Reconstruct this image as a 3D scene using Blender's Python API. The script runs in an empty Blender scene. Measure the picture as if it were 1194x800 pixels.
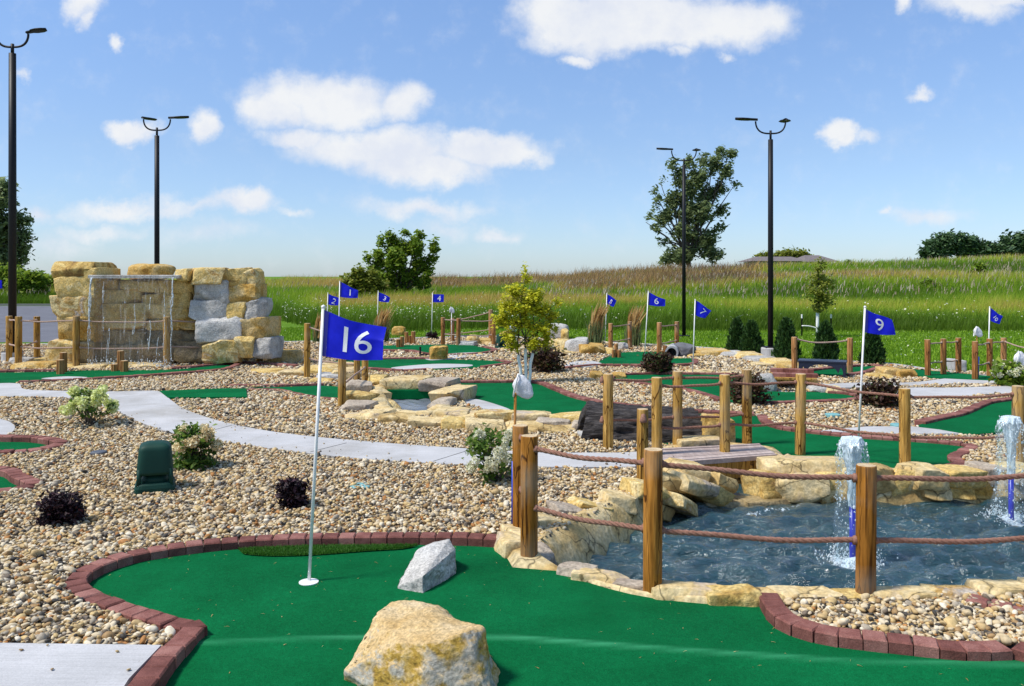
import bpy, bmesh, math, random
import numpy as np
from mathutils import Vector, noise as mn

R = math.radians
H, F, CX, HY = 1.65, 1000.0, 597.0, 322.0     # eye height (m), focal length (px of a 1194 px frame), principal column, horizon row
rng = np.random.default_rng(7)
random.seed(7)
scene = bpy.context.scene
COL = scene.collection
OFF = {}


def G(px, py, z=0.0):
    d = (H - z) * F / (py - HY)
    return np.array([(px - CX) * d / F, d, z])


def At(px, py, d):
    return np.array([(px - CX) * d / F, d, H - (py - HY) * d / F])


def sstep(a, b, x):
    t = np.clip((x - a) / (b - a), 0, 1)
    return t * t * (3 - 2 * t)


# ------------------------------------------------------------------ scene graph
def tag(o, label=None, cat=None, group=None, kind=None):
    if label: o['label'] = label
    if cat: o['category'] = cat
    if group: o['group'] = group
    if kind: o['kind'] = kind
    return o


def thing(name, label, cat, loc, group=None):
    o = bpy.data.objects.new(name, None)
    COL.objects.link(o)
    o.location = [float(v) for v in loc]
    o.empty_display_size = 0.1
    OFF[o.name] = np.array(loc, float)
    return tag(o, label, cat, group)


def mesh(name, V, Fs, mat, parent=None, smooth=False, mi=None, rnd=None, extra=None):
    """link one mesh object; V in world metres; Fs an (n,k) array or a list of index lists"""
    V = np.asarray(V, dtype=np.float64).reshape(-1, 3)
    off = OFF[parent.name] if parent is not None else np.zeros(3)
    me = bpy.data.meshes.new(name)
    me.vertices.add(len(V))
    me.vertices.foreach_set('co', (V - off).astype(np.float32).ravel())
    if isinstance(Fs, np.ndarray):
        n, k = Fs.shape
        flat = Fs.astype(np.int32).ravel()
        st = np.arange(0, n * k, k, dtype=np.int32)
    else:
        n = len(Fs)
        lens = np.array([len(f) for f in Fs], dtype=np.int32)
        flat = np.fromiter((i for f in Fs for i in f), dtype=np.int32)
        st = np.concatenate([[0], np.cumsum(lens)[:-1]]).astype(np.int32)
    me.loops.add(len(flat))
    me.loops.foreach_set('vertex_index', flat)
    me.polygons.add(n)
    me.polygons.foreach_set('loop_start', st)
    for m in (mat if isinstance(mat, (list, tuple)) else [mat]):
        me.materials.append(m)
    if mi is not None:
        me.polygons.foreach_set('material_index', np.asarray(mi, dtype=np.int32))
    me.polygons.foreach_set('use_smooth', np.full(n, bool(smooth)))
    if rnd is not None:
        a = me.attributes.new('rnd', 'FLOAT', 'FACE')
        a.data.foreach_set('value', np.asarray(rnd, dtype=np.float32))
    if extra is not None:
        for nm, vals in extra.items():
            a = me.attributes.new(nm, 'FLOAT', 'POINT')
            a.data.foreach_set('value', np.asarray(vals, dtype=np.float32))
    me.update(calc_edges=True)
    me.validate()
    o = bpy.data.objects.new(name, me)
    COL.objects.link(o)
    if parent is not None:
        o.parent = parent
    OFF[o.name] = off
    return o


class MB:
    """collects shapes of ONE part"""
    def __init__(s): s.v, s.f, s.m, s.r, s.n = [], [], [], [], 0

    def add(s, V, Fs, m=0, r=None):
        V = np.asarray(V, float).reshape(-1, 3)
        rr = random.random() if r is None else r
        for i, f in enumerate(Fs):
            s.f.append([int(x) + s.n for x in f])
            s.m.append(m if np.isscalar(m) else m[i])
            s.r.append(rr)
        s.v.append(V); s.n += len(V)
        return s

    def box(s, c, size, rz=0.0, m=0, ch=0.0, tilt=0.0, r=None):
        x, y, z = [q / 2 for q in size]
        if ch > 0:
            lv = [(-x, -y, -z), (x, -y, -z), (x, y, -z), (-x, y, -z),
                  (-x, -y, z - ch), (x, -y, z - ch), (x, y, z - ch), (-x, y, z - ch),
                  (-x + ch, -y + ch, z), (x - ch, -y + ch, z), (x - ch, y - ch, z), (-x + ch, y - ch, z)]
            fs = [(3, 2, 1, 0), (0, 1, 5, 4), (1, 2, 6, 5), (2, 3, 7, 6), (3, 0, 4, 7),
                  (4, 5, 9, 8), (5, 6, 10, 9), (6, 7, 11, 10), (7, 4, 8, 11), (8, 9, 10, 11)]
        else:
            lv = [(-x, -y, -z), (x, -y, -z), (x, y, -z), (-x, y, -z), (-x, -y, z), (x, -y, z), (x, y, z), (-x, y, z)]
            fs = [(3, 2, 1, 0), (0, 1, 5, 4), (1, 2, 6, 5), (2, 3, 7, 6), (3, 0, 4, 7), (4, 5, 6, 7)]
        V = np.array(lv)
        if tilt:
            ct, st = math.cos(tilt), math.sin(tilt)
            V = np.c_[V[:, 0] * ct - V[:, 2] * st, V[:, 1], V[:, 0] * st + V[:, 2] * ct]
        cz, sz = math.cos(rz), math.sin(rz)
        V = np.c_[V[:, 0] * cz - V[:, 1] * sz, V[:, 0] * sz + V[:, 1] * cz, V[:, 2]] + np.asarray(c)
        return s.add(V, fs, m, r)

    def tube(s, P, rad, n=8, caps=True, m=0, r=None, capm=None):
        P = np.asarray(P, float)
        rad = np.full(len(P), rad) if np.isscalar(rad) else np.asarray(rad, float)
        T = np.gradient(P, axis=0)
        T /= np.linalg.norm(T, axis=1)[:, None] + 1e-12
        up = np.array([0, 0, 1.0]) if abs(T[0, 2]) < 0.9 else np.array([1.0, 0, 0])
        V = []
        a = np.linspace(0, 2 * math.pi, n, endpoint=False)
        for i in range(len(P)):
            u = np.cross(up, T[i]) if i == 0 else u - np.dot(u, T[i]) * T[i]
            u = u / (np.linalg.norm(u) + 1e-12)
            w = np.cross(T[i], u)
            V.append(P[i] + rad[i] * (np.cos(a)[:, None] * u + np.sin(a)[:, None] * w))
        V = np.concatenate(V)
        fs, ms = [], []
        for i in range(len(P) - 1):
            for j in range(n):
                k = (j + 1) % n
                fs.append((i * n + j, i * n + k, (i + 1) * n + k, (i + 1) * n + j)); ms.append(m)
        if caps:
            cm = m if capm is None else capm
            fs.append(tuple(range(n - 1, -1, -1))); ms.append(m)
            fs.append(tuple((len(P) - 1) * n + j for j in range(n))); ms.append(cm)
        return s.add(V, fs, ms, r)

    def lathe(s, c, prof, n=24, m=0, p=2.0, r=None):
        """prof: list of (radius, z); p > 2 squares the section"""
        a = np.linspace(0, 2 * math.pi, n, endpoint=False)
        q = (np.abs(np.cos(a)) ** p + np.abs(np.sin(a)) ** p) ** (-1 / p)
        V = np.concatenate([np.c_[np.cos(a) * q * rr, np.sin(a) * q * rr, np.full(n, z)] for rr, z in prof]) + np.asarray(c)
        fs = [(i * n + j, i * n + (j + 1) % n, (i + 1) * n + (j + 1) % n, (i + 1) * n + j)
              for i in range(len(prof) - 1) for j in range(n)]
        fs.append(tuple(range(n - 1, -1, -1)))
        fs.append(tuple((len(prof) - 1) * n + j for j in range(n)))
        return s.add(V, fs, m, r)

    def build(s, name, mat, parent=None, smooth=False):
        return mesh(name, np.concatenate(s.v), s.f, mat, parent, smooth, mi=s.m, rnd=s.r)


# ------------------------------------------------------------------ 2-D helpers
def catmull(P, closed=False, step=0.05):
    P = np.asarray(P, float)
    n = len(P); out = []
    for i in range(n if closed else n - 1):
        if closed:
            p0, p1, p2, p3 = P[(i - 1) % n], P[i], P[(i + 1) % n], P[(i + 2) % n]
        else:
            p0, p1, p2, p3 = P[max(i - 1, 0)], P[i], P[i + 1], P[min(i + 2, n - 1)]
        k = max(1, int(np.linalg.norm(p2 - p1) / step))
        k = min(k, 80)
        # centripetal-ish: limit overshoot with shortened tangents
        L = np.linalg.norm(p2 - p1)
        t1 = (p2 - p0) * .5; t2 = (p3 - p1) * .5
        t1 *= min(1, L / (np.linalg.norm(t1) + 1e-9)); t2 *= min(1, L / (np.linalg.norm(t2) + 1e-9))
        for j in range(k):
            t = j / k
            h1 = 2 * t**3 - 3 * t**2 + 1; h2 = -2 * t**3 + 3 * t**2; h3 = t**3 - 2 * t**2 + t; h4 = t**3 - t**2
            out.append(h1 * p1 + h2 * p2 + h3 * t1 + h4 * t2)
    if not closed: out.append(P[-1])
    return np.array(out)


def gpoly(px, z=0.0, smooth=True, step=.06):
    P = np.array([G(x, y, z)[:2] for x, y in px])
    return catmull(P, True, step) if smooth else P


def pip(Q, poly):
    x, y = Q[:, 0], Q[:, 1]
    ins = np.zeros(len(Q), bool)
    lo, hi = poly.min(0), poly.max(0)
    sel = np.where((x >= lo[0]) & (x <= hi[0]) & (y >= lo[1]) & (y <= hi[1]))[0]
    if not len(sel): return ins
    xs, ys = x[sel], y[sel]; c = np.zeros(len(sel), bool)
    a = poly; b = np.roll(poly, -1, 0)
    for (x1, y1), (x2, y2) in zip(a, b):
        if y1 == y2: continue
        t = (y1 > ys) != (y2 > ys)
        c ^= t & (xs < (x2 - x1) * (ys - y1) / (y2 - y1) + x1)
    ins[sel] = c
    return ins


def pdist(Q, poly, closed=True, cap=1.0):
    """distance of the points to the outline (capped)"""
    d = np.full(len(Q), cap)
    lo, hi = poly.min(0) - cap, poly.max(0) + cap
    sel = np.where((Q[:, 0] >= lo[0]) & (Q[:, 0] <= hi[0]) & (Q[:, 1] >= lo[1]) & (Q[:, 1] <= hi[1]))[0]
    if not len(sel): return d
    q = Q[sel]; dd = np.full(len(sel), cap)
    b = np.roll(poly, -1, 0) if closed else poly[1:]
    a = poly if closed else poly[:-1]
    for p1, p2 in zip(a, b):
        e = p2 - p1; L = e @ e + 1e-12
        t = np.clip(((q - p1) @ e) / L, 0, 1)
        dd = np.minimum(dd, np.linalg.norm(q - p1 - t[:, None] * e, axis=1))
    d[sel] = dd
    return d


def sheet(name, poly, z, mat, parent=None, thick=0.0):
    """flat sheet (or slab) over a 2-D outline"""
    bm = bmesh.new()
    vs = [bm.verts.new((x, y, z)) for x, y in poly]
    f = bm.faces.new(vs)
    if f.normal.z < 0: f.normal_flip()
    bm.normal_update()
    if f.normal.z < 0: f.normal_flip()
    if thick > 0:
        n = len(vs)
        lo = [bm.verts.new((x, y, z - thick)) for x, y in poly]
        for i in range(n):
            j = (i + 1) % n
            bm.faces.new((lo[i], lo[j], vs[j], vs[i]))
    bmesh.ops.triangulate(bm, faces=[q for q in bm.faces if len(q.verts) > 4], ngon_method='EAR_CLIP')
    bmesh.ops.recalc_face_normals(bm, faces=bm.faces[:])
    bm.verts.ensure_lookup_table(); bm.verts.index_update()
    V = [v.co[:] for v in bm.verts]; Fs = [[v.index for v in q.verts] for q in bm.faces]
    top = [q for q in bm.faces if abs(q.normal.z) > .9]
    bm.free()
    return mesh(name, V, Fs, mat, parent)


# ------------------------------------------------------------------ materials
def newmat(name):
    m = bpy.data.materials.new(name); m.use_nodes = True
    nt = m.node_tree
    b = nt.nodes['Principled BSDF']
    return m, nt, b


def nd(nt, typ, ins=None, **props):
    n = nt.nodes.new(typ)
    for k, v in props.items(): setattr(n, k, v)
    if ins:
        for k, v in ins.items():
            if isinstance(v, bpy.types.NodeSocket): nt.links.new(v, n.inputs[k])
            else: n.inputs[k].default_value = v
    return n


def ramp(nt, fac, stops, interp='LINEAR'):
    n = nt.nodes.new('ShaderNodeValToRGB')
    cr = n.color_ramp; cr.interpolation = interp
    while len(cr.elements) < len(stops): cr.elements.new(0.5)
    for e, (p, c) in zip(cr.elements, stops):
        e.position = p; e.color = (*c, 1) if len(c) == 3 else c
    nt.links.new(fac, n.inputs['Fac'])
    return n.outputs['Color']


def math_(nt, op, a, b=0.0, clamp=False):
    n = nd(nt, 'ShaderNodeMath', operation=op, use_clamp=clamp)
    for i, v in enumerate((a, b)):
        if isinstance(v, bpy.types.NodeSocket): nt.links.new(v, n.inputs[i])
        else: n.inputs[i].default_value = v
    return n.outputs[0]


def mixc(nt, fac, a, b, blend='MIX'):
    n = nt.nodes.new('ShaderNodeMix'); n.data_type = 'RGBA'; n.blend_type = blend
    for s, v in ((0, fac), (6, a), (7, b)):
        if isinstance(v, bpy.types.NodeSocket): nt.links.new(v, n.inputs[s])
        elif s == 0: n.inputs[0].default_value = v
        else: n.inputs[s].default_value = (*v, 1)
    return n.outputs[2]


def noisy(name, stops, scale=6, detail=6, rough=0.8, bump=0.3, bscale=40, bdist=0.01, stretch=(1, 1, 1), objr=0.0, facer=0.0,
          fine=0.0, fscale=120, spec=0.3, crack=None, dist=0.0, sheen=0.0):
    """noise-coloured surface with bump; objr / facer shift the colour lookup per object / per piece"""
    m, nt, b = newmat(name)
    tc = nd(nt, 'ShaderNodeTexCoord').outputs['Object']
    mp = nd(nt, 'ShaderNodeMapping', {'Vector': tc, 'Scale': stretch}).outputs[0]
    ns = nd(nt, 'ShaderNodeTexNoise', {'Vector': mp, 'Scale': scale, 'Detail': detail, 'Roughness': .6, 'Distortion': dist}).outputs['Fac']
    fac = ns
    if objr:
        oi = nd(nt, 'ShaderNodeObjectInfo').outputs['Random']
        fac = math_(nt, 'ADD', fac, math_(nt, 'MULTIPLY', math_(nt, 'SUBTRACT', oi, .5), objr))
    if facer:
        at = nd(nt, 'ShaderNodeAttribute', attribute_name='rnd').outputs['Fac']
        fac = math_(nt, 'ADD', fac, math_(nt, 'MULTIPLY', math_(nt, 'SUBTRACT', at, .5), facer))
    col = ramp(nt, fac, stops)
    if fine:
        fn = nd(nt, 'ShaderNodeTexNoise', {'Vector': mp, 'Scale': fscale, 'Detail': 3}).outputs['Fac']
        k = ramp(nt, fn, [(.3, (1 - fine,) * 3), (.7, (1 + fine * .6,) * 3)])
        col = mixc(nt, 1.0, col, k, 'MULTIPLY')
    if crack:
        vs, wid, dark = crack
        wn = nd(nt, 'ShaderNodeTexNoise', {'Vector': mp, 'Scale': vs * 1.5, 'Detail': 4}).outputs['Color']
        wv = mixc(nt, .18, mp, wn)
        vo = nd(nt, 'ShaderNodeTexVoronoi', {'Vector': wv, 'Scale': vs}, feature='DISTANCE_TO_EDGE').outputs['Distance']
        k = ramp(nt, vo, [(0, (dark,) * 3), (wid, (1, 1, 1))])
        col = mixc(nt, 1.0, col, k, 'MULTIPLY')
    nt.links.new(col, b.inputs['Base Color'])
    b.inputs['Roughness'].default_value = rough
    b.inputs['Specular IOR Level'].default_value = spec
    if sheen: b.inputs['Sheen Weight'].default_value = sheen
    if bump:
        bn = nd(nt, 'ShaderNodeTexNoise', {'Vector': mp, 'Scale': bscale, 'Detail': 8, 'Roughness': .65}).outputs['Fac']
        bp = nd(nt, 'ShaderNodeBump', {'Strength': bump, 'Distance': bdist, 'Height': bn})
        nt.links.new(bp.outputs[0], b.inputs['Normal'])
    return m


def plain(name, col, rough=.5, metal=0.0, spec=.5, var=.08, vs=8, bump=.0):
    c = np.array(col)
    m = noisy(name, [(.3, tuple(c * (1 - var))), (.7, tuple(np.minimum(c * (1 + var), 1)))], scale=vs, rough=rough, bump=bump, spec=spec)
    m.node_tree.nodes['Principled BSDF'].inputs['Metallic'].default_value = metal
    return m


def leafmat(name, stops, trans=.45, rough=.55, patch=0.25, pscale=1.5, spec=.25):
    m, nt, b = newmat(name)
    at = nd(nt, 'ShaderNodeAttribute', attribute_name='rnd').outputs['Fac']
    tc = nd(nt, 'ShaderNodeTexCoord').outputs['Object']
    ns = nd(nt, 'ShaderNodeTexNoise', {'Vector': tc, 'Scale': pscale, 'Detail': 3}).outputs['Fac']
    fac = math_(nt, 'ADD', at, math_(nt, 'MULTIPLY', math_(nt, 'SUBTRACT', ns, .5), patch * 4))
    col = ramp(nt, fac, stops)
    nt.links.new(col, b.inputs['Base Color'])
    b.inputs['Roughness'].default_value = rough
    b.inputs['Specular IOR Level'].default_value = spec
    tr = nd(nt, 'ShaderNodeBsdfTranslucent', {'Color': col})
    mx = nd(nt, 'ShaderNodeMixShader', {'Fac': trans})
    nt.links.new(b.outputs[0], mx.inputs[1]); nt.links.new(tr.outputs[0], mx.inputs[2])
    nt.links.new(mx.outputs[0], nt.nodes['Material Output'].inputs['Surface'])
    return m


M = {}
M['carpet'] = noisy('green_carpet', [(.3, (.002, .095, .028)), (.7, (.003, .128, .040))], scale=3, rough=.95, bump=.5, bscale=500, bdist=.004, fine=.4, fscale=260, spec=.04)
def mottle(m):
    nt = m.node_tree; b = nt.nodes['Principled BSDF']; col = b.inputs['Base Color'].links[0].from_socket
    tc = nd(nt, 'ShaderNodeTexCoord').outputs['Object']
    for sc_, lo, hi, p0, p1 in ((38, .90, 1.10, .32, .68), (120, .86, 1.14, .34, .66), (.9, .88, 1.14, .35, .65)):
        n_ = nd(nt, 'ShaderNodeTexNoise', {'Vector': tc, 'Scale': sc_, 'Detail': 4, 'Roughness': .65}).outputs['Fac']
        col = mixc(nt, 1, col, ramp(nt, n_, [(p0, (lo,) * 3), (p1, (hi,) * 3)]), 'MULTIPLY')
    sp = nd(nt, 'ShaderNodeTexNoise', {'Vector': tc, 'Scale': 210, 'Detail': 1}).outputs['Fac']
    col = mixc(nt, ramp(nt, sp, [(.74, (0, 0, 0)), (.80, (.35,) * 3)]), col, (.12, .26, .15))
    nt.links.new(col, b.inputs['Base Color'])
mottle(M['carpet'])
M['carpet_worn'] = noisy('green_carpet_worn_seam', [(.3, (.02, .24, .095)), (.7, (.03, .30, .13))], scale=9, rough=.95, bump=.5, bscale=500, bdist=.004, fine=.3, fscale=260, spec=.1)  # lighter tone of the carpet green
M['rough'] = noisy('fringe_turf', [(.3, (.03, .12, .012)), (.7, (.06, .2, .02))], scale=30, rough=.95, bump=.6, bscale=300, bdist=.01, fine=.4)
M['brick'] = noisy('brick_red', [(.2, (.13, .046, .036)), (.5, (.22, .085, .068)), (.8, (.33, .155, .125))], scale=14, rough=.85, bump=.5, bscale=90, bdist=.006, facer=.45, fine=.35, fscale=200, spec=.2)
M['concrete'] = noisy('pale_concrete', [(.3, (.40, .395, .39)), (.7, (.50, .49, .485))], scale=2.2, rough=.9, bump=.25, bscale=150, bdist=.003, fine=.12, fscale=160, spec=.2)
def stain(m):
    nt = m.node_tree; b = nt.nodes['Principled BSDF']; col = b.inputs['Base Color'].links[0].from_socket
    tc = nd(nt, 'ShaderNodeTexCoord').outputs['Object']
    n_ = nd(nt, 'ShaderNodeTexNoise', {'Vector': tc, 'Scale': .9, 'Detail': 8, 'Roughness': .7, 'Distortion': .5}).outputs['Fac']
    col = mixc(nt, 1, col, ramp(nt, n_, [(.34, (.80, .78, .74)), (.5, (1, 1, 1)), (.7, (1.06,) * 3)]), 'MULTIPLY')
    br = nd(nt, 'ShaderNodeTexNoise', {'Vector': nd(nt, 'ShaderNodeMapping', {'Vector': tc, 'Scale': (2, 90, 2)}).outputs[0], 'Scale': 1.5, 'Detail': 3}).outputs['Fac']
    col = mixc(nt, 1, col, ramp(nt, br, [(.35, (.92,) * 3), (.6, (1.05,) * 3)]), 'MULTIPLY')
    sp = nd(nt, 'ShaderNodeTexNoise', {'Vector': tc, 'Scale': 55, 'Detail': 2}).outputs['Fac']
    col = mixc(nt, ramp(nt, sp, [(.71, (0, 0, 0)), (.76, (.5,) * 3)]), col, (.2, .18, .15))
    nt.links.new(col, b.inputs['Base Color'])
stain(M['concrete'])
M['joint'] = plain('joint_dark', (.2, .19, .18), rough=.9)
M['asphalt'] = noisy('asphalt', [(.3, (.11, .11, .125)), (.7, (.16, .16, .18))], scale=1.2, rough=.9, bump=.3, bscale=120, fine=.25, fscale=60)
GS = [(.0, (.62, .53, .38)), (.14, (.50, .37, .19)), (.28, (.68, .60, .46)), (.38, (.35, .23, .11)), (.47, (.56, .46, .30)), (.58, (.16, .13, .10)),
      (.66, (.38, .34, .28)), (.74, (.58, .44, .22)), (.83, (.06, .055, .05)), (.89, (.74, .68, .56)), (.95, (.40, .19, .06))]
def gravel():
    m, nt, b = newmat('river_gravel')
    at = nd(nt, 'ShaderNodeAttribute', attribute_name='rnd').outputs['Fac']
    col = ramp(nt, at, GS, 'CONSTANT')
    tc = nd(nt, 'ShaderNodeTexCoord').outputs['Object']
    ns = nd(nt, 'ShaderNodeTexNoise', {'Vector': tc, 'Scale': 60, 'Detail': 4}).outputs['Fac']
    col = mixc(nt, 1, col, ramp(nt, ns, [(.3, (.70, .66, .58)), (.7, (1.10, 1.04, .94))]), 'MULTIPLY')
    nt.links.new(col, b.inputs['Base Color']); b.inputs['Roughness'].default_value = .7
    b.inputs['Specular IOR Level'].default_value = .3
    return m
M['stone'] = gravel()
def gravelbase():
    m, nt, b = newmat('gravel_bed')
    tc = nd(nt, 'ShaderNodeTexCoord').outputs['Object']
    v = nd(nt, 'ShaderNodeTexVoronoi', {'Vector': tc, 'Scale': 30, 'Randomness': 1.0})
    sep = nd(nt, 'ShaderNodeSeparateColor', {'Color': v.outputs['Color']}).outputs[0]
    col = ramp(nt, sep, GS, 'CONSTANT')
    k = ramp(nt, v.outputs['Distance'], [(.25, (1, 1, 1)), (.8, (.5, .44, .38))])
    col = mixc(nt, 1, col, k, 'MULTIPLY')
    nt.links.new(col, b.inputs['Base Color']); b.inputs['Roughness'].default_value = .85
    bp = nd(nt, 'ShaderNodeBump', {'Strength': .9, 'Distance': .03, 'Height': math_(nt, 'SUBTRACT', 1.0, v.outputs['Distance'])})
    nt.links.new(bp.outputs[0], b.inputs['Normal'])
    return m
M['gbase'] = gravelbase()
def wood(name, a, bcol, c, dark=.35):
    m = noisy(name, [(.25, a), (.5, bcol), (.75, c)], scale=5, detail=5, rough=.75, bump=.5, bscale=30, bdist=.006, stretch=(7, 7, .6), objr=.25, fine=.45, fscale=9, spec=.10)
    nt = m.node_tree; b = nt.nodes['Principled BSDF']
    col = b.inputs['Base Color'].links[0].from_socket
    tc = nd(nt, 'ShaderNodeTexCoord').outputs['Object']
    mp = nd(nt, 'ShaderNodeMapping', {'Vector': tc, 'Scale': (26, 26, .9)}).outputs[0]
    n2 = nd(nt, 'ShaderNodeTexNoise', {'Vector': mp, 'Scale': 1.7, 'Detail': 2}).outputs['Fac']
    k = ramp(nt, n2, [(.34, (dark, dark * .85, dark * .7)), (.41, (1, 1, 1))])
    v = nd(nt, 'ShaderNodeTexVoronoi', {'Vector': nd(nt, 'ShaderNodeMapping', {'Vector': tc, 'Scale': (9, 9, 5)}).outputs[0], 'Scale': 1.0}).outputs['Distance']
    k2 = ramp(nt, v, [(.06, (.3, .2, .12)), (.13, (1, 1, 1))])
    ve = nd(nt, 'ShaderNodeTexVoronoi', {'Vector': nd(nt, 'ShaderNodeMapping', {'Vector': mixc(nt, .03, tc, nd(nt, 'ShaderNodeTexNoise', {'Vector': tc, 'Scale': 12}).outputs['Color']), 'Scale': (13, 13, 1.1)}).outputs[0], 'Scale': 1.0}, feature='DISTANCE_TO_EDGE').outputs['Distance']
    k3 = ramp(nt, ve, [(.006, (.22, .17, .12)), (.022, (1, 1, 1))])
    gr = nd(nt, 'ShaderNodeTexNoise', {'Vector': tc, 'Scale': 3.2, 'Detail': 6}).outputs['Fac']
    c2 = mixc(nt, 1, mixc(nt, 1, mixc(nt, 1, col, k, 'MULTIPLY'), k2, 'MULTIPLY'), k3, 'MULTIPLY')
    c2 = mixc(nt, ramp(nt, gr, [(.5, (0, 0, 0)), (.68, (.45,) * 3)]), c2, (.30, .25, .18))
    nt.links.new(c2, b.inputs['Base Color'])
    return m
M['wood_dark'] = wood('post_wood_stained', (.20, .080, .012), (.33, .135, .020), (.45, .20, .040))
M['wood_gold'] = wood('post_wood_golden', (.28, .145, .030), (.43, .24, .055), (.55, .34, .10))
M['wood_red'] = wood('post_wood_reddish', (.27, .11, .03), (.38, .17, .055), (.48, .25, .10))
M['wood_end'] = noisy('sawn_end_grain', [(.3, (.42, .29, .15)), (.7, (.62, .49, .31))], scale=30, rough=.9, bump=.2, fine=.2)
M['deck'] = noisy('deck_planks', [(.3, (.36, .28, .25)), (.7, (.52, .43, .39))], scale=4, rough=.8, bump=.3, bscale=30, stretch=(6, .8, 6), facer=.3, fine=.2, fscale=30)
M['rope'] = noisy('brown_rope', [(.3, (.18, .085, .058)), (.7, (.32, .17, .12))], scale=60, rough=.85, bump=.6, bscale=300, bdist=.003, spec=.2)
M['rope_old'] = noisy('weathered_rope', [(.3, (.30, .2, .15)), (.7, (.46, .33, .26))], scale=60, rough=.85, bump=.6, bscale=300, bdist=.003)
M['pole'] = plain('white_pole', (.78, .77, .74), rough=.35, var=.05)
def flagmat():
    m, nt, b = newmat('blue_flag_cloth')
    tc = nd(nt, 'ShaderNodeTexCoord').outputs['Object']
    ns = nd(nt, 'ShaderNodeTexNoise', {'Vector': tc, 'Scale': 14, 'Detail': 3}).outputs['Fac']
    col = ramp(nt, ns, [(.3, (.010, .016, .60)), (.7, (.018, .028, .80))])
    nt.links.new(col, b.inputs['Base Color']); b.inputs['Roughness'].default_value = .6
    b.inputs['Specular IOR Level'].default_value = .3
    wv = nd(nt, 'ShaderNodeTexNoise', {'Vector': tc, 'Scale': 700, 'Detail': 2}).outputs['Fac']
    bp = nd(nt, 'ShaderNodeBump', {'Strength': .15, 'Distance': .002, 'Height': wv}); nt.links.new(bp.outputs[0], b.inputs['Normal'])
    tr = nd(nt, 'ShaderNodeBsdfTranslucent', {'Color': col}); mx = nd(nt, 'ShaderNodeMixShader', {'Fac': .45})
    nt.links.new(b.outputs[0], mx.inputs[1]); nt.links.new(tr.outputs[0], mx.inputs[2])
    nt.links.new(mx.outputs[0], nt.nodes['Material Output'].inputs['Surface'])
    return m
M['flag'] = flagmat()
M['sleeve'] = plain('flag_hem', (.01, .015, .22), rough=.7)
M['num'] = plain('white_numerals', (.90, .89, .86), rough=.6, var=.03)
TAN = [(.26, (.26, .15, .05)), (.36, (.50, .32, .09)), (.46, (.67, .50, .20)), (.54, (.60, .40, .12)), (.62, (.72, .58, .30)), (.70, (.46, .27, .07)), (.78, (.50, .44, .37))]
M['tan'] = noisy('sandstone_tan', TAN, scale=3.2, detail=8, rough=.85, bump=.7, bscale=12, bdist=.05, objr=.28, fine=.4, fscale=45, spec=.2, dist=.6)
M['rim'] = noisy('rim_stone', [(.30, (.34, .22, .08)), (.42, (.56, .40, .17)), (.52, (.68, .54, .30)), (.60, (.60, .44, .20)), (.70, (.50, .40, .29)), (.8, (.44, .38, .32))], scale=2.6, detail=7, rough=.8,
                 bump=.6, bscale=14, bdist=.03, objr=.22, fine=.3, fscale=40, spec=.2, dist=.5, crack=(3.4, .022, .25))
M['gold'] = noisy('sandstone_gold', [(.26, (.40, .24, .07)), (.40, (.62, .43, .15)), (.52, (.72, .55, .26)), (.66, (.66, .46, .17)), (.78, (.56, .46, .32))], scale=3.2, detail=8, rough=.8, bump=.7, bscale=12, bdist=.05, objr=.22, fine=.4, fscale=45, spec=.25, dist=.6)
M['taupe'] = noisy('taupe_stone', [(.28, (.26, .20, .15)), (.45, (.42, .345, .265)), (.6, (.50, .42, .32)), (.75, (.54, .47, .38))], scale=3.5, detail=8, rough=.8, bump=.7, bscale=14, bdist=.04, objr=.2, fine=.35, fscale=45, spec=.15, dist=.5)
M['ochre'] = noisy('sandstone_ochre', [(.25, (.30, .15, .03)), (.42, (.46, .26, .05)), (.55, (.56, .37, .12)), (.75, (.60, .46, .24))], scale=4, detail=8, rough=.85, bump=.7, bscale=18, bdist=.03, objr=.2, fine=.45, fscale=40, dist=.8)
M['gray'] = noisy('limestone_gray', [(.25, (.25, .235, .21)), (.5, (.45, .43, .395)), (.75, (.62, .60, .56))], scale=4, detail=9, rough=.85, bump=.8, bscale=20, bdist=.03, objr=.2, fine=.35, fscale=50, dist=.4)
M['wet'] = noisy('wet_stone', [(.25, (.12, .09, .05)), (.5, (.30, .22, .105)), (.75, (.44, .34, .18))], scale=4, detail=8, rough=.35, bump=.7, bscale=18, bdist=.03, objr=.25, fine=.5, fscale=45, spec=.4)
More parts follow.
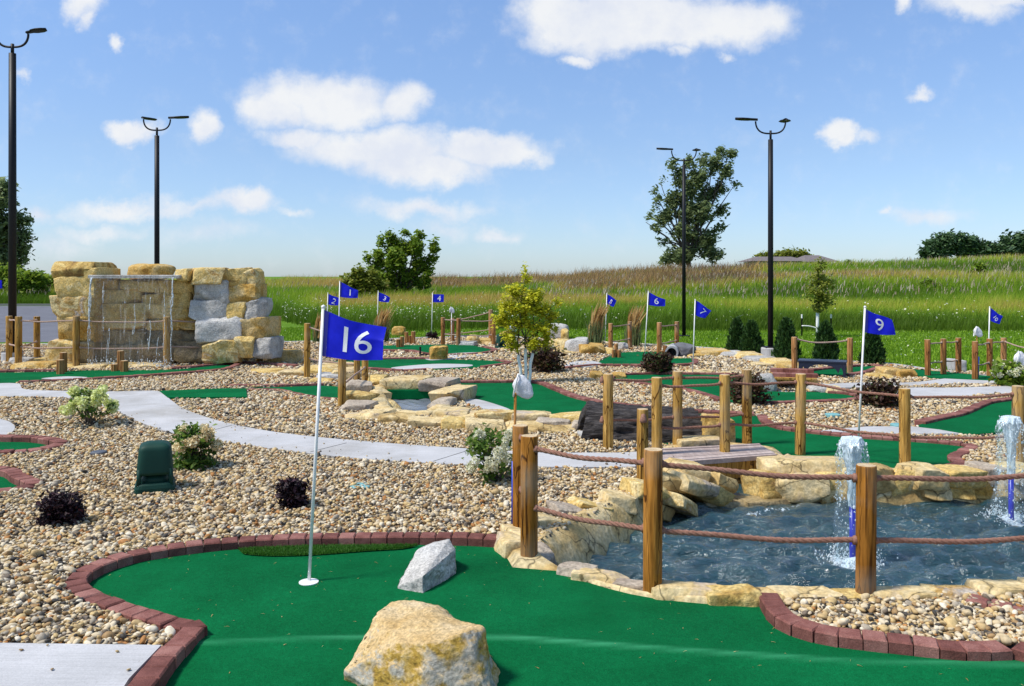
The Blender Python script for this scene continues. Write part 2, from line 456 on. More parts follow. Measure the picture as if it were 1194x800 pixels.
def boulder(name, top, low, gray_, h0, h1, speck):
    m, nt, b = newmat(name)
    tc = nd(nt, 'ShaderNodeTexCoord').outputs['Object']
    nz = nd(nt, 'ShaderNodeSeparateXYZ', {'Vector': nd(nt, 'ShaderNodeNewGeometry').outputs['True Normal']}).outputs[2]  # upward faces take the paler tones, side faces the darker ones
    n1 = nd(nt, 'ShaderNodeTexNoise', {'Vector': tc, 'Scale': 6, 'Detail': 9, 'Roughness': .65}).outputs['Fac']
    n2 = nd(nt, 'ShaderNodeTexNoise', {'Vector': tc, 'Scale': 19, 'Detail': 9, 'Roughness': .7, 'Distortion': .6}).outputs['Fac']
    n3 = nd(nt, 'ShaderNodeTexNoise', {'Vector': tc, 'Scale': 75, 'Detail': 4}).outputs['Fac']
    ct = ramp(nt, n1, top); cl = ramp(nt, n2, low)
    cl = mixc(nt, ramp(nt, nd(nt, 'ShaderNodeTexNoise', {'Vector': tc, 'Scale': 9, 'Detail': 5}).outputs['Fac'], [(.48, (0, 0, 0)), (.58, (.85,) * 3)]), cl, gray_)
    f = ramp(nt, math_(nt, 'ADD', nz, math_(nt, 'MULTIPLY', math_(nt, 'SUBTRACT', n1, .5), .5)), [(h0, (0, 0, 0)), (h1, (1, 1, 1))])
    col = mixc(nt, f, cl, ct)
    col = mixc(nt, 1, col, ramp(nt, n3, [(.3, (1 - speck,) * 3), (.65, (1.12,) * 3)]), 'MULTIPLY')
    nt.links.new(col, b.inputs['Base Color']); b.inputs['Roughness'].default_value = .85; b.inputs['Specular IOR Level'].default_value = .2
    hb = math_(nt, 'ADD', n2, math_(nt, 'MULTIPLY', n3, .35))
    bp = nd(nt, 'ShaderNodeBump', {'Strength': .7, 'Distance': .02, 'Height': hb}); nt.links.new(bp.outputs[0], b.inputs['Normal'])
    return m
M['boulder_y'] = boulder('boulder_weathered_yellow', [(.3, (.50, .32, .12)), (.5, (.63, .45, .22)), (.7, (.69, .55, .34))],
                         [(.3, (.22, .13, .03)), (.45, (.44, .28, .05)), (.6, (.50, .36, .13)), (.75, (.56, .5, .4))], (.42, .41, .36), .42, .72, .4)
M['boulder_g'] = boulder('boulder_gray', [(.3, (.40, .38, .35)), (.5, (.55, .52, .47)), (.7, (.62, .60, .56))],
                         [(.3, (.17, .165, .15)), (.5, (.34, .335, .31)), (.7, (.48, .47, .44))], (.30, .28, .22), .05, .3, .4)  # side tones are the top gray darkened: shade put into the colour
M['black'] = plain('black_metal', (.010, .010, .012), rough=.5, metal=.0, spec=.25)
M['lampglass'] = plain('lamp_lens', (.35, .3, .12), rough=.3)
M['spk'] = plain('dark_green_plastic', (.004, .040, .026), rough=.6, var=.1, spec=.25)
M['bolt'] = plain('steel_bolt', (.7, .7, .68), rough=.3, metal=.5)
M['bluepipe'] = plain('blue_pipe', (.01, .015, .36), rough=.35)
M['bluetube'] = plain('blue_tube', (.008, .05, .42), rough=.4)
M['net'] = noisy('white_net', [(.3, (.66, .65, .66)), (.7, (.84, .83, .84))], scale=8, rough=.8, bump=.8, bscale=160, bdist=.006, fine=.25, fscale=130)
M['log'] = noisy('dark_log', [(.3, (.018, .016, .015)), (.5, (.06, .052, .05)), (.72, (.15, .132, .125))], scale=5, detail=6, rough=.75, bump=1.0, bscale=7, bdist=.05, stretch=(1.2, 8, 8), fine=.3)
M['navy'] = plain('navy_plastic', (.012, .016, .035), rough=.4)
M['valve'] = plain('teal_lid', (.16, .36, .36), rough=.6)
M['valve_g'] = plain('dark_lid', (.07, .08, .10), rough=.6)
M['roof'] = noisy('roof_shingles', [(.3, (.12, .10, .10)), (.7, (.2, .17, .16))], scale=3, rough=.9)
M['siding'] = plain('house_siding', (.35, .33, .30), rough=.8)
M['bark'] = noisy('bark', [(.3, (.05, .038, .028)), (.7, (.14, .11, .085))], scale=12, rough=.9, bump=.8, bscale=40, bdist=.02, stretch=(3, 3, .6))
M['wrap'] = plain('white_trunk_wrap', (.80, .78, .73), rough=.7, bump=.2)
M['soil'] = noisy('meadow_soil', [(.3, (.035, .06, .012)), (.7, (.07, .10, .02))], scale=.6, rough=.95)
M['leaf_dark'] = leafmat('leaf_dark_green', [(0, (.12, .16, .07)), (.5, (.20, .26, .105)), (1, (.31, .37, .15))])
M['leaf_mid'] = leafmat('leaf_mid_green', [(0, (.09, .15, .014)), (.5, (.18, .29, .025)), (1, (.34, .41, .05))])
M['leaf_olive'] = leafmat('leaf_olive', [(0, (.12, .15, .018)), (.5, (.22, .26, .03)), (1, (.34, .35, .055))])
M['leaf_lime'] = leafmat('leaf_lime', [(0, (.32, .36, .014)), (.5, (.56, .55, .025)), (1, (.72, .68, .06))], trans=.4, patch=.15, pscale=5)
M['leaf_fresh'] = leafmat('leaf_fresh', [(0, (.045, .10, .014)), (.5, (.10, .19, .025)), (1, (.2, .29, .05))], pscale=8)
M['leaf_purple'] = leafmat('leaf_purple', [(0, (.008, .004, .006)), (.55, (.020, .008, .012)), (1, (.055, .020, .026))], trans=.15, pscale=9)
M['leaf_russet'] = leafmat('leaf_russet', [(0, (.022, .010, .008)), (.5, (.06, .024, .014)), (.8, (.085, .055, .02)), (1, (.06, .10, .02))], trans=.2, pscale=9)
M['leaf_conifer'] = leafmat('leaf_conifer', [(0, (.014, .042, .010)), (.5, (.028, .075, .014)), (1, (.055, .12, .022))], trans=.15, pscale=5)
M['leaf_far'] = leafmat('leaf_far', [(0, (.045, .085, .04)), (.5, (.075, .135, .055)), (1, (.12, .19, .07))], trans=.25)
M['petal'] = leafmat('petal_cream', [(0, (.68, .66, .38)), (.5, (.80, .78, .54)), (1, (.88, .87, .72))], trans=.3, patch=.1, pscale=12)
M['petal_lime'] = leafmat('petal_lime', [(0, (.60, .66, .2)), (.5, (.76, .80, .34)), (1, (.86, .88, .52))], trans=.3, patch=.1, pscale=12)
M['petal_peach'] = leafmat('petal_peach', [(0, (.72, .52, .26)), (.5, (.80, .68, .40)), (1, (.86, .82, .58))], trans=.3, patch=.15, pscale=12)
M['petal_white'] = leafmat('petal_white', [(0, (.60, .60, .36)), (.5, (.76, .74, .54)), (1, (.84, .82, .68))], trans=.3, patch=.1, pscale=12)
M['plume'] = leafmat('straw_plume', [(0, (.36, .20, .06)), (.5, (.52, .32, .11)), (1, (.62, .45, .2))], trans=.3)
M['grass'] = None
# ------------------------------------------------------------------ world, sun, camera
SUN_EL, SUN_AZ = 56.0, -108.0                # azimuth from +Y, negative = towards -X: high, behind the scene to the left
sd = Vector((math.sin(R(SUN_AZ)) * math.cos(R(SUN_EL)), math.cos(R(SUN_AZ)) * math.cos(R(SUN_EL)), math.sin(R(SUN_EL))))
W = bpy.data.worlds.new('World'); scene.world = W; W.use_nodes = True
nt = W.node_tree; bg = nt.nodes['Background']
sky = nd(nt, 'ShaderNodeTexSky', sky_type='NISHITA', sun_disc=False, sun_elevation=R(SUN_EL), sun_rotation=R(SUN_AZ), air_density=1.0, dust_density=.35, ozone_density=2.2, altitude=250)
tc = nd(nt, 'ShaderNodeTexCoord').outputs['Generated']
xyz = nd(nt, 'ShaderNodeSeparateXYZ', {'Vector': tc})
yy = math_(nt, 'MAXIMUM', xyz.outputs[1], .02)
uu = math_(nt, 'DIVIDE', xyz.outputs[0], yy); vv = math_(nt, 'DIVIDE', xyz.outputs[2], yy)
cuv = nd(nt, 'ShaderNodeCombineXYZ', {'X': uu, 'Y': vv, 'Z': 0.0}).outputs[0]
def wn(scale, detail, seed):
    v = nd(nt, 'ShaderNodeVectorMath', {0: cuv, 1: (seed, seed * .7, 0)}, operation='ADD').outputs[0]
    return nd(nt, 'ShaderNodeTexNoise', {'Vector': v, 'Scale': scale, 'Detail': detail, 'Roughness': .62})
warp = wn(9, 7, 3.1).outputs['Color']
wsub = nd(nt, 'ShaderNodeVectorMath', {0: warp, 1: (.5, .5, .5)}, operation='SUBTRACT').outputs[0]
wsc = nd(nt, 'ShaderNodeVectorMath', {0: wsub, 1: (.11, .075, 0)}, operation='MULTIPLY').outputs[0]
puv = nd(nt, 'ShaderNodeVectorMath', {0: cuv, 1: wsc}, operation='ADD').outputs[0]
CL = [(745, 22, 135, 40, 1), (662, 22, 72, 34, 1), (850, 26, 70, 32, 1), (765, 40, 130, 26, .9), (680, 64, 20, 10, .7), (385, 120, 92, 32, 1), (470, 122, 40, 26, .9), (322, 132, 38, 26, .8), (350, 164, 42, 16, .8),
      (440, 176, 105, 28, 1), (490, 200, 90, 22, 1), (565, 178, 72, 22, 1), (605, 184, 34, 13, .8), (90, 6, 32, 22, .75), (97, 26, 14, 12, .6), (135, 58, 12, 11, .6), (152, 150, 26, 16, .85), (235, 147, 23, 19, .75), (292, 243, 44, 14, .85),
      (140, 245, 66, 13, .6), (205, 251, 80, 9, .5), (490, 243, 80, 12, .6), (975, 147, 24, 14, .9), (1002, 149, 20, 9, .5), (1078, 116, 16, 9, .6), (1055, 4, 17, 13, .8), (1135, 8, 52, 20, .85), (1170, 2, 34, 12, .7), (120, 268, 60, 11, .5),
      (42, 250, 30, 11, .5), (580, 265, 28, 9, .5), (1085, 252, 55, 13, .45), (1030, 246, 13, 7, .5), (797, 66, 20, 9, .5), (28, 98, 11, 9, .45), (852, 68, 11, 6, .4), (355, 250, 24, 6, .4), (520, 262, 40, 14, .35), (60, 280, 70, 16, .35), (250, 275, 90, 14, .3),
      (-140, 120, 110, 40, .9), (-90, 230, 90, 20, .6), (1330, 90, 110, 40, .9), (1300, 210, 80, 22, .6), (300, -130, 160, 60, 1), (900, -150, 190, 70, 1)]
fld = None
for (cx, cy, rx, ry, amp) in CL:
    d = nd(nt, 'ShaderNodeVectorMath', {0: puv, 1: ((cx - CX) / F, (HY - cy) / F, 0)}, operation='SUBTRACT').outputs[0]
    d = nd(nt, 'ShaderNodeVectorMath', {0: d, 1: (F / rx, F / ry, 0)}, operation='MULTIPLY').outputs[0]
    l = nd(nt, 'ShaderNodeVectorMath', {0: d}, operation='LENGTH').outputs['Value']
    g = math_(nt, 'MULTIPLY', math_(nt, 'SUBTRACT', 1.25, l, True), amp)
    fld = g if fld is None else math_(nt, 'MAXIMUM', fld, g)
fine = wn(26, 8, 8.7).outputs['Fac']
fld2 = math_(nt, 'ADD', fld, math_(nt, 'MULTIPLY', math_(nt, 'SUBTRACT', fine, .5), .80))
cov = nd(nt, 'ShaderNodeMapRange', {'Value': fld2, 'From Min': -.03, 'From Max': .74, 'To Min': 0.0, 'To Max': .97}, interpolation_type='SMOOTHSTEP').outputs[0]
ell = math_(nt, 'MULTIPLY', cov, math_(nt, 'GREATER_THAN', xyz.outputs[1], .05))
vgray = wn(14, 5, 1.3).outputs['Fac']
ccol = ramp(nt, vgray, [(.34, (3.4, 3.6, 4.05)), (.60, (4.02, 4.09, 4.18))])
# tint of the clear sky between horizon and zenith
elev = nd(nt, 'ShaderNodeMapRange', {'Value': xyz.outputs[2], 'From Min': 0.0, 'From Max': 1.0}).outputs[0]
tint = ramp(nt, elev, [(0, (.41, .50, .69)), (.14, (.56, .59, .68)), (.32, (.69, .74, .83)), (.7, (1.0, 1.0, .95))])
skyc = mixc(nt, 1.0, sky.outputs[0], tint, 'MULTIPLY')
fin = mixc(nt, ell, skyc, ccol)
nt.links.new(fin, bg.inputs['Color']); bg.inputs['Strength'].default_value = .14

sl = bpy.data.lights.new('sun', 'SUN'); sl.energy = 3.0; sl.angle = R(10); sl.color = (1, .955, .88)
so = bpy.data.objects.new('sun', sl); COL.objects.link(so); so.rotation_euler = sd.to_track_quat('Z', 'Y').to_euler(); so.location = (0, 0, 30)

cam = bpy.data.cameras.new('camera'); co = bpy.data.objects.new('camera', cam); COL.objects.link(co)
cam.sensor_width = 36; cam.lens = 36 * F / 1194; cam.shift_y = -(400 - HY) / 1194; cam.clip_end = 3000; cam.clip_start = .05
co.location = (0, 0, H); co.rotation_euler = (R(90), 0, 0); scene.camera = co
vs = scene.view_settings; vs.view_transform = 'Standard'; vs.look = 'None'; vs.gamma = 1; vs.exposure = .68; vs.use_curve_mapping = False
scene.cycles.use_denoising = True
scene.cycles.max_bounces = 6; scene.cycles.transparent_max_bounces = 16

# ------------------------------------------------------------------ terrain
def zt(x, y):
    x = np.asarray(x, float); y = np.asarray(y, float)
    b = x / np.maximum(y, 1)
    amp = np.interp(b, [-.7, -.3, -.05, .05, .15, .3, .42, .62, .8], [.55, .55, .62, .85, 1.3, 1.7, 2.0, 2.5, 2.7])
    s = sstep(25, 66, y)
    w = .16 * np.sin(y * .42 + b * 5) * sstep(28, 40, y) * (1 - sstep(60, 72, y)) * np.clip(b * 4 + .3, 0, 1)
    asph = sstep(-.30, -.42, b) * (1 - sstep(48, 60, y))
    return amp * s * (1 - asph) + w


CURB = [(-300, 404), (-60, 404), (60, 403.5), (200, 402.5), (325, 401), (380, 399.5), (430, 398), (560, 394), (645, 397), (700, 401), (760, 404), (850, 410), (905, 418), (930, 424), (1020, 425.5), (1110, 436.5), (1250, 441), (1500, 446)]
curb = np.array([G(*p)[:2] for p in CURB])
course = np.concatenate([curb, [(8.0, 1.0), (8.0, -3.0), (-8.0, -3.0), (-8.0, 2.5), (-14, 8)]])

# outlines of the course (frame columns/rows turned into ground points)
PA = [(60, 1000), (170, 820), (186, 800), (206, 774), (236, 741), (206, 733), (160, 719), (117, 703), (100, 690), (104, 679), (125, 667), (160, 656), (210, 647.5), (280, 640), (350, 637), (420, 635.5), (480, 635), (540, 636), (600, 639),
      (606, 652), (640, 662), (690, 678), (750, 694), (820, 702), (890, 708), (896, 722), (920, 738), (960, 750), (1010, 757), (1060, 763), (1110, 770), (1150, 772), (1180, 770), (1200, 775), (1230, 792), (1320, 810), (1500, 1000)]
polyA = np.concatenate([catmull(np.array([G(*p)[:2] for p in PA[2:-1]]), False, .05), np.array([G(1500, 1000)[:2], G(1500, 1500)[:2], G(-200, 1500)[:2], G(90, 960)[:2]])])
PG = [(528, 447), (575, 446.5), (622, 447), (645, 455), (668, 464), (700, 471), (740, 476), (800, 481), (850, 484), (882, 485), (888, 494), (910, 501), (940, 505), (1000, 511), (1060, 515), (1100, 518), (1127, 522),
      (1118, 528), (1106, 535), (1112, 543), (1090, 550), (1050, 553), (1000, 549), (945, 538), (925, 532), (880, 523), (820, 521), (760, 515), (690, 500), (650, 486), (590, 481), (548, 470), (535, 458)]
PD = [(-120, 436), (0, 434.5), (60, 433.5), (100, 432), (200, 431), (250, 426.5), (277, 424.5), (262, 430.5), (240, 433), (200, 436), (150, 439.5), (100, 442.5), (60, 444.5), (22, 446), (-120, 448)]
PF = [(286, 452.8), (320, 451.5), (350, 450.5), (377, 449.8), (394, 451), (396, 466), (370, 464), (345, 459.5), (325, 455.5), (300, 455)]
PI = [(715, 442), (735, 437.5), (800, 437), (870, 438), (885, 445), (892, 455), (915, 457), (950, 457), (985, 460), (1001, 464), (988, 467), (940, 469), (900, 470), (868, 470.5), (845, 469), (835, 464), (815, 458), (790, 453), (760, 449), (735, 446)]
PK = [(1070, 496), (1100, 489.5), (1125, 484), (1148, 474), (1160, 470), (1194, 466), (1260, 462), (1300, 500), (1194, 502), (1130, 506), (1095, 501)]
PL = [(925, 437), (955, 432), (1000, 427.8), (1022, 427.3), (1010, 433), (985, 437.5), (950, 439)]
PL2 = [(1028, 429), (1060, 430), (1100, 433.5), (1140, 437), (1194, 441), (1250, 443), (1250, 447), (1100, 441), (1060, 437), (1036, 433)]
PB = [(-90, 513), (0, 515), (38, 516), (64, 521.5), (45, 528), (10, 531), (-90, 531)]
PC = [(-90, 552), (0, 555), (15, 563), (31, 571), (17, 576), (-90, 584)]
PM1 = [(415, 404), (470, 402.5), (540, 402), (562, 405), (575, 409), (545, 413), (500, 412.5), (480, 409), (430, 408)]
PM2 = [(392, 421), (470, 419), (560, 420), (590, 423), (560, 428), (470, 432), (392, 428)]
PN = [(695, 424), (712, 415), (727, 411), (770, 410.5), (776, 417.5), (808, 418), (812, 424), (790, 426), (700, 426)]
GZ = {'A': .002, 'B': .002, 'C': .002, 'G': .02, 'K': .03, 'F': .03, 'I': .035, 'D': .05, 'L': .05, 'L2': .05, 'M1': .055, 'M2': .055, 'N': .055}
GREENS = {'A': polyA, **{k: gpoly(p, GZ[k]) for k, p in dict(G=PG, D=PD, F=PF, I=PI, K=PK, L=PL, L2=PL2, B=PB, C=PC, M1=PM1, M2=PM2, N=PN).items()}}
P_MAIN = [(-120, 446.5), (0, 446.5), (22, 447.5), (30, 454), (80, 456), (135, 456.5), (183, 456), (200, 467), (215, 477), (260, 492), (330, 505), (430, 515), (560, 524), (640, 527.5), (720, 528), (760, 527), (768, 538), (745, 544), (640, 544.5),
          (520, 541), (400, 533), (290, 519.5), (215, 508), (165, 493), (135, 479), (90, 465), (0, 462.5), (-120, 462.5)]
PATHS = {'main': gpoly(P_MAIN, .045), 'low': gpoly([(-160, 749), (0, 750), (188, 752.5), (150, 792), (95, 880), (-260, 880)], .045, False), 'tip': gpoly([(-120, 487), (-20, 486.5), (6, 490), (17, 497), (12, 505), (-10, 510), (-120, 511)], .045),
         'tri': gpoly([(950, 503), (975, 500.5), (1010, 497.5), (1060, 497), (1095, 501), (1120, 505.5), (1060, 506), (1000, 504.5)], .045, False), 'back': gpoly([(1030, 459), (1055, 452.5), (1110, 452), (1194, 450), (1300, 450), (1300, 457), (1180, 458.5), (1120, 462.5), (1060, 464.5)], .045),
         'far': gpoly([(955, 449), (990, 446.5), (1060, 446), (1105, 441), (1137, 437), (1200, 440), (1200, 446), (1100, 448), (1030, 451), (965, 452)], .045)}
POND = gpoly([(628, 648), (645, 662), (690, 679), (750, 694), (820, 702), (880, 704), (1000, 703), (1110, 700), (1194, 697), (1330, 685), (1360, 610), (1310, 560), (1194, 556), (1100, 556), (1000, 556), (930, 547), (895, 545), (880, 527), (790, 527), (800, 550), (755, 575), (700, 603), (655, 628)], 0, True)
STREAM = gpoly([(455, 455), (515, 452), (520, 462), (495, 486), (462, 484), (452, 470)], 0, True)
BRIDGE2 = gpoly([(896, 457), (950, 456), (950, 448), (900, 448)], 0, False)

# ground sheet (grass soil) out to the horizon
def grid_sheet(name, xs, ys, zf, mat):
    X, Y = np.meshgrid(xs, ys); Q = np.c_[X.ravel(), Y.ravel()]
    Z = zf(Q)
    nx, ny = len(xs), len(ys)
    i = np.arange(nx * ny).reshape(ny, nx)
    Fq = np.stack([i[:-1, :-1], i[:-1, 1:], i[1:, 1:], i[1:, :-1]], -1).reshape(-1, 4)
    return mesh(name, np.c_[Q, Z], Fq, mat, smooth=True)

def groundmat():
    m, nt, b = newmat('lawn_and_meadow')
    tc = nd(nt, 'ShaderNodeTexCoord').outputs['Object']
    n1 = nd(nt, 'ShaderNodeTexNoise', {'Vector': tc, 'Scale': .5, 'Detail': 5}).outputs['Fac']
    n2 = nd(nt, 'ShaderNodeTexNoise', {'Vector': tc, 'Scale': 25, 'Detail': 5}).outputs['Fac']
    c = ramp(nt, math_(nt, 'ADD', math_(nt, 'MULTIPLY', n1, .5), math_(nt, 'MULTIPLY', n2, .5)), [(.3, (.06, .13, .008)), (.5, (.10, .20, .014)), (.7, (.15, .26, .025))])
    nt.links.new(c, b.inputs['Base Color']); b.inputs['Roughness'].default_value = .95; b.inputs['Specular IOR Level'].default_value = .1
    bp = nd(nt, 'ShaderNodeBump', {'Strength': .8, 'Distance': .05, 'Height': n2}); nt.links.new(bp.outputs[0], b.inputs['Normal'])
    return m
M['lawn'] = groundmat()
def ground_z(Q):
    z = zt(Q[:, 0], Q[:, 1])
    ins = pip(Q, course); d = pdist(Q, course, cap=1.2)
    return np.where(ins, z - .9 * sstep(.1, 1.0, d) - .02, z)
ys = np.concatenate([np.arange(-4, 30, .4), np.arange(30, 80, 1.0), [85, 95, 110, 140, 200, 300, 500, 900, 1600]])
xs = np.concatenate([[-1500, -700, -300, -150, -90], np.arange(-60, 60.1, .8), [90, 150, 300, 700, 1500]])
tag(grid_sheet('ground', xs, ys, ground_z, M['lawn']), 'green lawn and meadow ground running up to the hill', 'ground', kind='structure')

# gravel bed of the course
def gravel_z(Q):
    z = np.full(len(Q), .035)
    z += .012 * np.sin(Q[:, 0] * 2.1 + 1) * np.sin(Q[:, 1] * 1.7)
    low = np.zeros(len(Q), bool)
    for k, p in GREENS.items(): low |= pip(Q, p) | (pdist(Q, p, cap=.2) < (.075 if k in 'ABCGIK' else .04))
    z[low] = -.03
    low = np.zeros(len(Q), bool)
    for k, p in PATHS.items(): low |= pip(Q, p)
    z[low] = -.02
    ip = pip(Q, POND); dp = pdist(Q, POND, cap=.5)
    z = np.where(ip, -.10 - .50 * sstep(0, .10, dp), z)
    ip = pip(Q, STREAM); dp = pdist(Q, STREAM, cap=.5)
    z = np.where(ip, -.03 - .25 * sstep(0, .15, dp), z)
    out = ~pip(Q, course)
    z[out] = -.06
    return z
xs = np.concatenate([np.arange(-14, -7.5, .4), np.arange(-7.5, 7.6, .06), np.arange(7.9, 14, .4)])
ys = np.concatenate([np.arange(-3, 2, .4), np.arange(2, 17, .06), np.arange(17.1, 24.5, .15)])
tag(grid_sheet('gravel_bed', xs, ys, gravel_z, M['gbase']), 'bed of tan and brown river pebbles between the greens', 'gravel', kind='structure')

# greens
for k, p in GREENS.items():
    if k == 'A': continue
    tag(sheet('putting_green', p, GZ[k], M['carpet'], thick=.06), kind='structure')
# near green: fold line runs across, carpet falls gently away in front of it
RIDGE = np.array([G(*p)[:2] for p in [(100, 756), (236, 752), (350, 747), (480, 744), (600, 745), (800, 759), (1000, 772), (1194, 776), (1500, 778)]])
def nearz(Q):
    yr = np.interp(Q[:, 0], RIDGE[:, 0], RIDGE[:, 1])
    t = yr - Q[:, 1]
    return .002 + .010 * np.exp(-(t / .05) ** 2) - .045 * np.clip(t, 0, 2) + .004 * np.sin(Q[:, 0] * 1.3) * np.sin(Q[:, 1] * 1.1)
cs = .03
gx = np.arange(-3.2, 4.2, cs); gy = np.arange(1.4, 5.4, cs)
X, Y = np.meshgrid(gx, gy); Q = np.c_[X.ravel(), Y.ravel()]
okp = pip(Q, polyA) | (pdist(Q, polyA, cap=.1) < .045)
i = np.arange(len(Q)).reshape(len(gy), len(gx))
Fq = np.stack([i[:-1, :-1], i[:-1, 1:], i[1:, 1:], i[1:, :-1]], -1).reshape(-1, 4)
Fq = Fq[okp[Fq].all(1)]
used = np.unique(Fq); re_ = np.full(len(Q), -1); re_[used] = np.arange(len(used)); Q = Q[used]
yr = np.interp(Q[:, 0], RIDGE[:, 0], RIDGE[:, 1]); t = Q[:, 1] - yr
fold_pale = np.exp(-((t + .004) / .019) ** 2) * np.clip(.72 + .2 * np.sin(Q[:, 0] * 2.3 + 1.2) + .12 * np.sin(Q[:, 0] * 7.1), 0, 1)  # paler band along the fold line, uneven along its length
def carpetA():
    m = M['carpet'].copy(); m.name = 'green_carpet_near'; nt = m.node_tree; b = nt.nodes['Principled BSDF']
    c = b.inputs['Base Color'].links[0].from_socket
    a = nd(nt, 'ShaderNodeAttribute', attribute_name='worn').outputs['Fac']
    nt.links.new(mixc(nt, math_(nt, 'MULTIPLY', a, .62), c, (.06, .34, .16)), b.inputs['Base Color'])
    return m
tag(mesh('putting_green', np.c_[Q, nearz(Q)], re_[Fq], carpetA(), smooth=True, extra={'worn': fold_pale}), kind='structure')
# fringe of rough turf at the back of the near green
PR = [(278, 641), (284, 646), (320, 648.5), (370, 647), (430, 642.5), (470, 640), (488, 636.5), (420, 637), (350, 638), (300, 640)]
pr = gpoly(PR, .01)
tag(sheet('rough_turf', pr, .012, M['rough']), kind='structure')
q = rng.uniform(pr.min(0), pr.max(0), (60000, 2)); q = q[pip(q, pr)][:9000]
def blades(P, h, w, lean=.3, hj=.4, curve=True, wdir=None):
    """grass blades: 5 points, one quad and one triangle each -> V, F(tri)"""
    n = len(P)
    a = rng.uniform(0, 2 * np.pi, n); hh = h * (1 + hj * rng.uniform(-1, 1, n))
    ww = w * rng.uniform(.6, 1.3, n)
    sx, sy = np.cos(a), np.sin(a)
    la = rng.uniform(0, 2 * np.pi, n); ll = lean * rng.uniform(.2, 1, n) * hh
    lx, ly = np.cos(la) * ll, np.sin(la) * ll
    if wdir is not None: lx = lx + wdir[0] * hh; ly = ly + wdir[1] * hh
    V = np.empty((n, 5, 3))
    o = np.zeros((n, 3))
    V[:, 0] = P + np.c_[sx * ww / 2, sy * ww / 2, o[:, 0]]
    V[:, 1] = P - np.c_[sx * ww / 2, sy * ww / 2, o[:, 0]]
    mid = P + np.c_[lx * .3, ly * .3, hh * .58]
    V[:, 2] = mid - np.c_[sx * ww * .4, sy * ww * .4, o[:, 0]]
    V[:, 3] = mid + np.c_[sx * ww * .4, sy * ww * .4, o[:, 0]]
    V[:, 4] = P + np.c_[lx, ly, hh * (1 - .15 * lean)]
    b = np.arange(n)[:, None] * 5
    Ft = np.concatenate([b + [0, 1, 2], b + [0, 2, 3], b + [3, 2, 4]], 1).reshape(-1, 3)
    return V.reshape(-1, 3), Ft
V, Ft = blades(np.c_[q, np.full(len(q), .01)], .018, .004, .6)
tag(mesh('rough_grass', V, Ft, leafmat('rough_blade', [(0, (.03, .11, .01)), (.5, (.05, .17, .015)), (1, (.09, .23, .03))]), rnd=np.repeat(rng.random(len(q)), 3)), 'short bright turf fringe along the back of the near green', 'turf', kind='stuff')

# paths, kerb, car park
for k, p in PATHS.items():
    tag(sheet('path', p, .047, M['concrete'], thick=.09), kind='structure')
mb = MB()
for (a, b2) in [((404, 516.5), (362, 527)), ((545, 525.5), (505, 538)), ((270, 496), (222, 508.5))]:
    p1, p2 = G(*a, .047), G(*b2, .047); mid = (p1 + p2) / 2; L = np.linalg.norm(p2 - p1)
    mb.box(mid + [0, 0, .0005], (L, .008, .004), math.atan2(*(p2 - p1)[1::-1]) if False else math.atan2((p2 - p1)[1], (p2 - p1)[0]))
tag(mb.build('path_joints', M['joint']), kind='structure')
tag(sheet('path', gpoly([(540, 466), (556, 465.5), (577, 471), (596, 479), (570, 482), (548, 475)], .03), .030, M['concrete']), kind='structure')
tag(sheet('path', gpoly([(456, 429), (475, 426.5), (510, 424.3), (548, 425), (546, 427.5), (500, 430), (470, 431)], .06), .061, M['concrete']), kind='structure')
tag(sheet('path', gpoly([(496, 417.5), (520, 412.8), (556, 411), (565, 413.5), (535, 417.5), (505, 420)], .06), .063, M['concrete'], thick=.06), kind='structure')
tag(sheet('path', gpoly([(655, 425), (672, 421.5), (690, 421), (702, 424.5), (690, 427.5), (660, 427.5)], .06), .063, M['concrete'], thick=.06), kind='structure')
tag(sheet('path', gpoly([(48, 441.5), (75, 439), (102, 440), (80, 442.5)], .055), .056, M['concrete']), kind='structure')
kc = catmull(curb, False, .3)
tn = np.gradient(kc, axis=0); tn /= np.linalg.norm(tn, axis=1)[:, None]; nn = np.c_[-tn[:, 1], tn[:, 0]]
V = []; 
for s_, z_ in ((-.075, -.05), (-.075, .055), (.075, .055), (.075, -.05)):
    V.append(np.c_[kc + nn * s_, np.full(len(kc), z_)])
n = len(kc); Fq = []
for j in range(3):
    a = np.arange(n - 1)
    Fq.append(np.stack([a + j * n, a + 1 + j * n, a + 1 + (j + 1) * n, a + (j + 1) * n], -1))
tag(mesh('kerb', np.concatenate(V), np.concatenate(Fq)[:, ::-1].copy(), M['concrete']), kind='structure')
asp = np.array([G(-700, 357)[:2], G(125, 357)[:2], G(175, 372)[:2], G(150, 399)[:2], G(-700, 401)[:2]])
tag(sheet('car_park', asp, .006, M['asphalt']), kind='structure')
mb = MB(); p1, p2 = G(-700, 356.6), G(125, 356.6); mb.box((p1 + p2) / 2 + [0, 0, .05], (np.linalg.norm(p2 - p1), .2, .12))
tag(mb.build('car_park_kerb', M['joint']), kind='structure')

